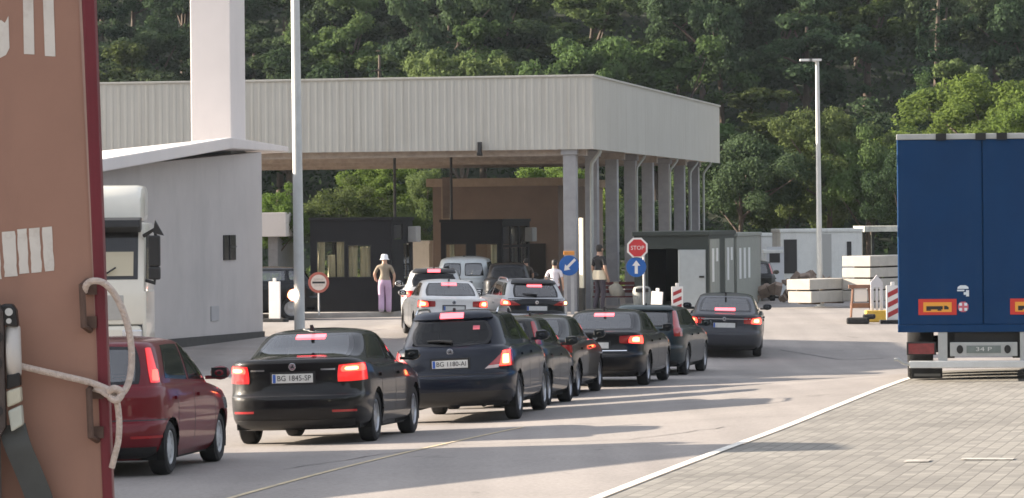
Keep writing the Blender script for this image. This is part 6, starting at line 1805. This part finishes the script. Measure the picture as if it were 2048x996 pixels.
# right of the canopy
ptree(FINE[2], 1480, 268, 158, 260, 'broad dark green tree between canopy end and slim lamp post', NEAR, .5)
ptree(FINE[0], 1570, 275, 166, 190, 'mid green tree just left of the slim lamp post', NEAR, 1.9)
ptree(FINE[1], 1655, 205, 160, 200, 'tall tree with sunlit left edge right behind the slim lamp post', NEAR, 2.9)
ptree(FINE[0], 1735, 235, 158, 190, 'bushy green tree above the stacked concrete blocks', NEAR, 4.4)
ptree(FINE[2], 1800, 300, 154, 150, 'green tree partly behind the left edge of the blue trailer', NEAR, 5.4)
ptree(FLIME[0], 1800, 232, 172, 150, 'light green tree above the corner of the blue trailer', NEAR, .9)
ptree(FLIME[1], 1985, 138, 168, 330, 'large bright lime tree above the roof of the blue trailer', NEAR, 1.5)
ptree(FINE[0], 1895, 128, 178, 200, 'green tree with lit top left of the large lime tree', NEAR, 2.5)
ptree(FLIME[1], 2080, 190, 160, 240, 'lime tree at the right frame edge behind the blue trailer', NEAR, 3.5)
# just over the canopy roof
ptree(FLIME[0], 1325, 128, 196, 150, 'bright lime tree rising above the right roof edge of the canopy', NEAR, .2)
ptree(FLIME[1], 292, 130, 196, 95, 'small lime tree top above the canopy roof left of the white tower', NEAR, 2.0)
ptree(FINE[0], 350, 126, 200, 90, 'grey green tree top touching the left side of the white tower', NEAR, 3.0)
ptree(FLIME[1], 1275, 12, 250, 130, 'pale yellow-green tree high on the hillside above the canopy corner', NEAR, 1.0)
ptree(FINE[0], 1530, 30, 250, 150, 'sunlit pale tree high on the hill left of the slim lamp post', NEAR, 1.7)
ptree(FINE[1], 1640, 20, 262, 150, 'sunlit tree at the top of the picture above the slim lamp post', NEAR, 2.3)
# the hillside wood
rng = random.Random(77)
cnt = 0
Y = 176.0
row = 0
while Y < 300 and cnt < 255:
    half = Y * .155 + 5
    n = int(2 * half / 4.7)
    for i in range(n):
        X = -half + 2 * half * (i + .5 * (row % 2) + rng.uniform(-.3, .3)) / n
        yy = Y + rng.uniform(-2.6, 2.6)
        pro = PN if rng.random() < .14 else PR[rng.randrange(5)]
        h = rng.uniform(6.6, 10.5) * (1.15 if pro is PN else 1)
        w_ = rng.uniform(5.0, 7.4) * (.75 if pro is PN else 1)
        pine = pro is PN
        tree(pro, X, yy, tz_(X, yy), h, w_, 'dark conifer standing in the shaded wood on the hillside' if pine else 'dark green broadleaf tree in the shaded wood on the hillside', 'conifers in the hillside wood' if pine else 'broadleaf trees in the hillside wood', rng.random() * 6.28, 'pine_tree' if pine else 'tree')
        cnt += 1
    Y += 9.0 + row * .35
    row += 1
print('hill trees', cnt)
# undergrowth on the slope and along the edge of the yard
def scatter(name, label, n, xr_, yr_, zf, leaf, lm, seed, hmax=.9):
    g_ = np.random.default_rng(seed)
    X = g_.uniform(*xr_, n); Y_ = g_.uniform(*yr_, n)
    Z = zf(X, Y_) + g_.random(n) ** 1.5 * hmax * (.4 + .6 * (np.sin(X * .9) * np.sin(Y_ * .7 + X * .3) * .5 + .5))
    pos = np.stack([X, Y_, Z], 1)
    nrm = g_.normal(size=(n, 3)) * .6 + np.array([0, -.2, .7]); nrm /= np.linalg.norm(nrm, axis=1, keepdims=True)
    a = np.cross(nrm, g_.normal(size=(n, 3))); a /= np.linalg.norm(a, axis=1, keepdims=True); b = np.cross(nrm, a)
    sz = leaf * g_.uniform(.5, 1.3, n)[:, None]
    V = np.stack([pos - a * sz * .5, pos - b * sz * .3, pos + a * sz * .5, pos + b * sz * .3], 1).reshape(-1, 3)
    me = bpy.data.meshes.new(name)
    me.vertices.add(len(V)); me.vertices.foreach_set('co', V.ravel()); me.loops.add(n * 4); me.loops.foreach_set('vertex_index', np.arange(n * 4))
    me.polygons.add(n); me.polygons.foreach_set('loop_start', np.arange(n) * 4); me.polygons.foreach_set('loop_total', np.full(n, 4)); me.update(calc_edges=True)
    me.materials.append(lm)
    return tag(link(name, me), label, 'undergrowth', kind='stuff')
scatter('undergrowth', 'low dark undergrowth covering the ground of the hillside wood', 150000, (-52, 52), (167, 305), lambda a, b: hill_z(a, b), .36, M_LEAF, 5, 2.6)
scatter('weeds', 'scrubby weeds along the edge of the yard before the wood', 9000, (-30, 32), (150, 167), lambda a, b: ground_np(a, b), .28, M_LEAF2, 6, 1.0)

# ================================================================ the air between here and the hill
mb = MB(); mb.bb(-215, 215, -75, 530, -6, 135)
hz = bpy.data.materials.new('haze_air'); hz.use_nodes = True
t = hz.node_tree; t.nodes.clear()
o_ = t.nodes.new('ShaderNodeOutputMaterial'); vp = t.nodes.new('ShaderNodeVolumePrincipled')
vp.inputs['Color'].default_value = (.74, .86, 1.0, 1); vp.inputs['Density'].default_value = HAZE; vp.inputs['Anisotropy'].default_value = .2
t.links.new(vp.outputs[0], o_.inputs['Volume'])
o = part('haze', mb, hz, None); o['kind'] = 'stuff'; o['label'] = 'thin evening haze in the valley'
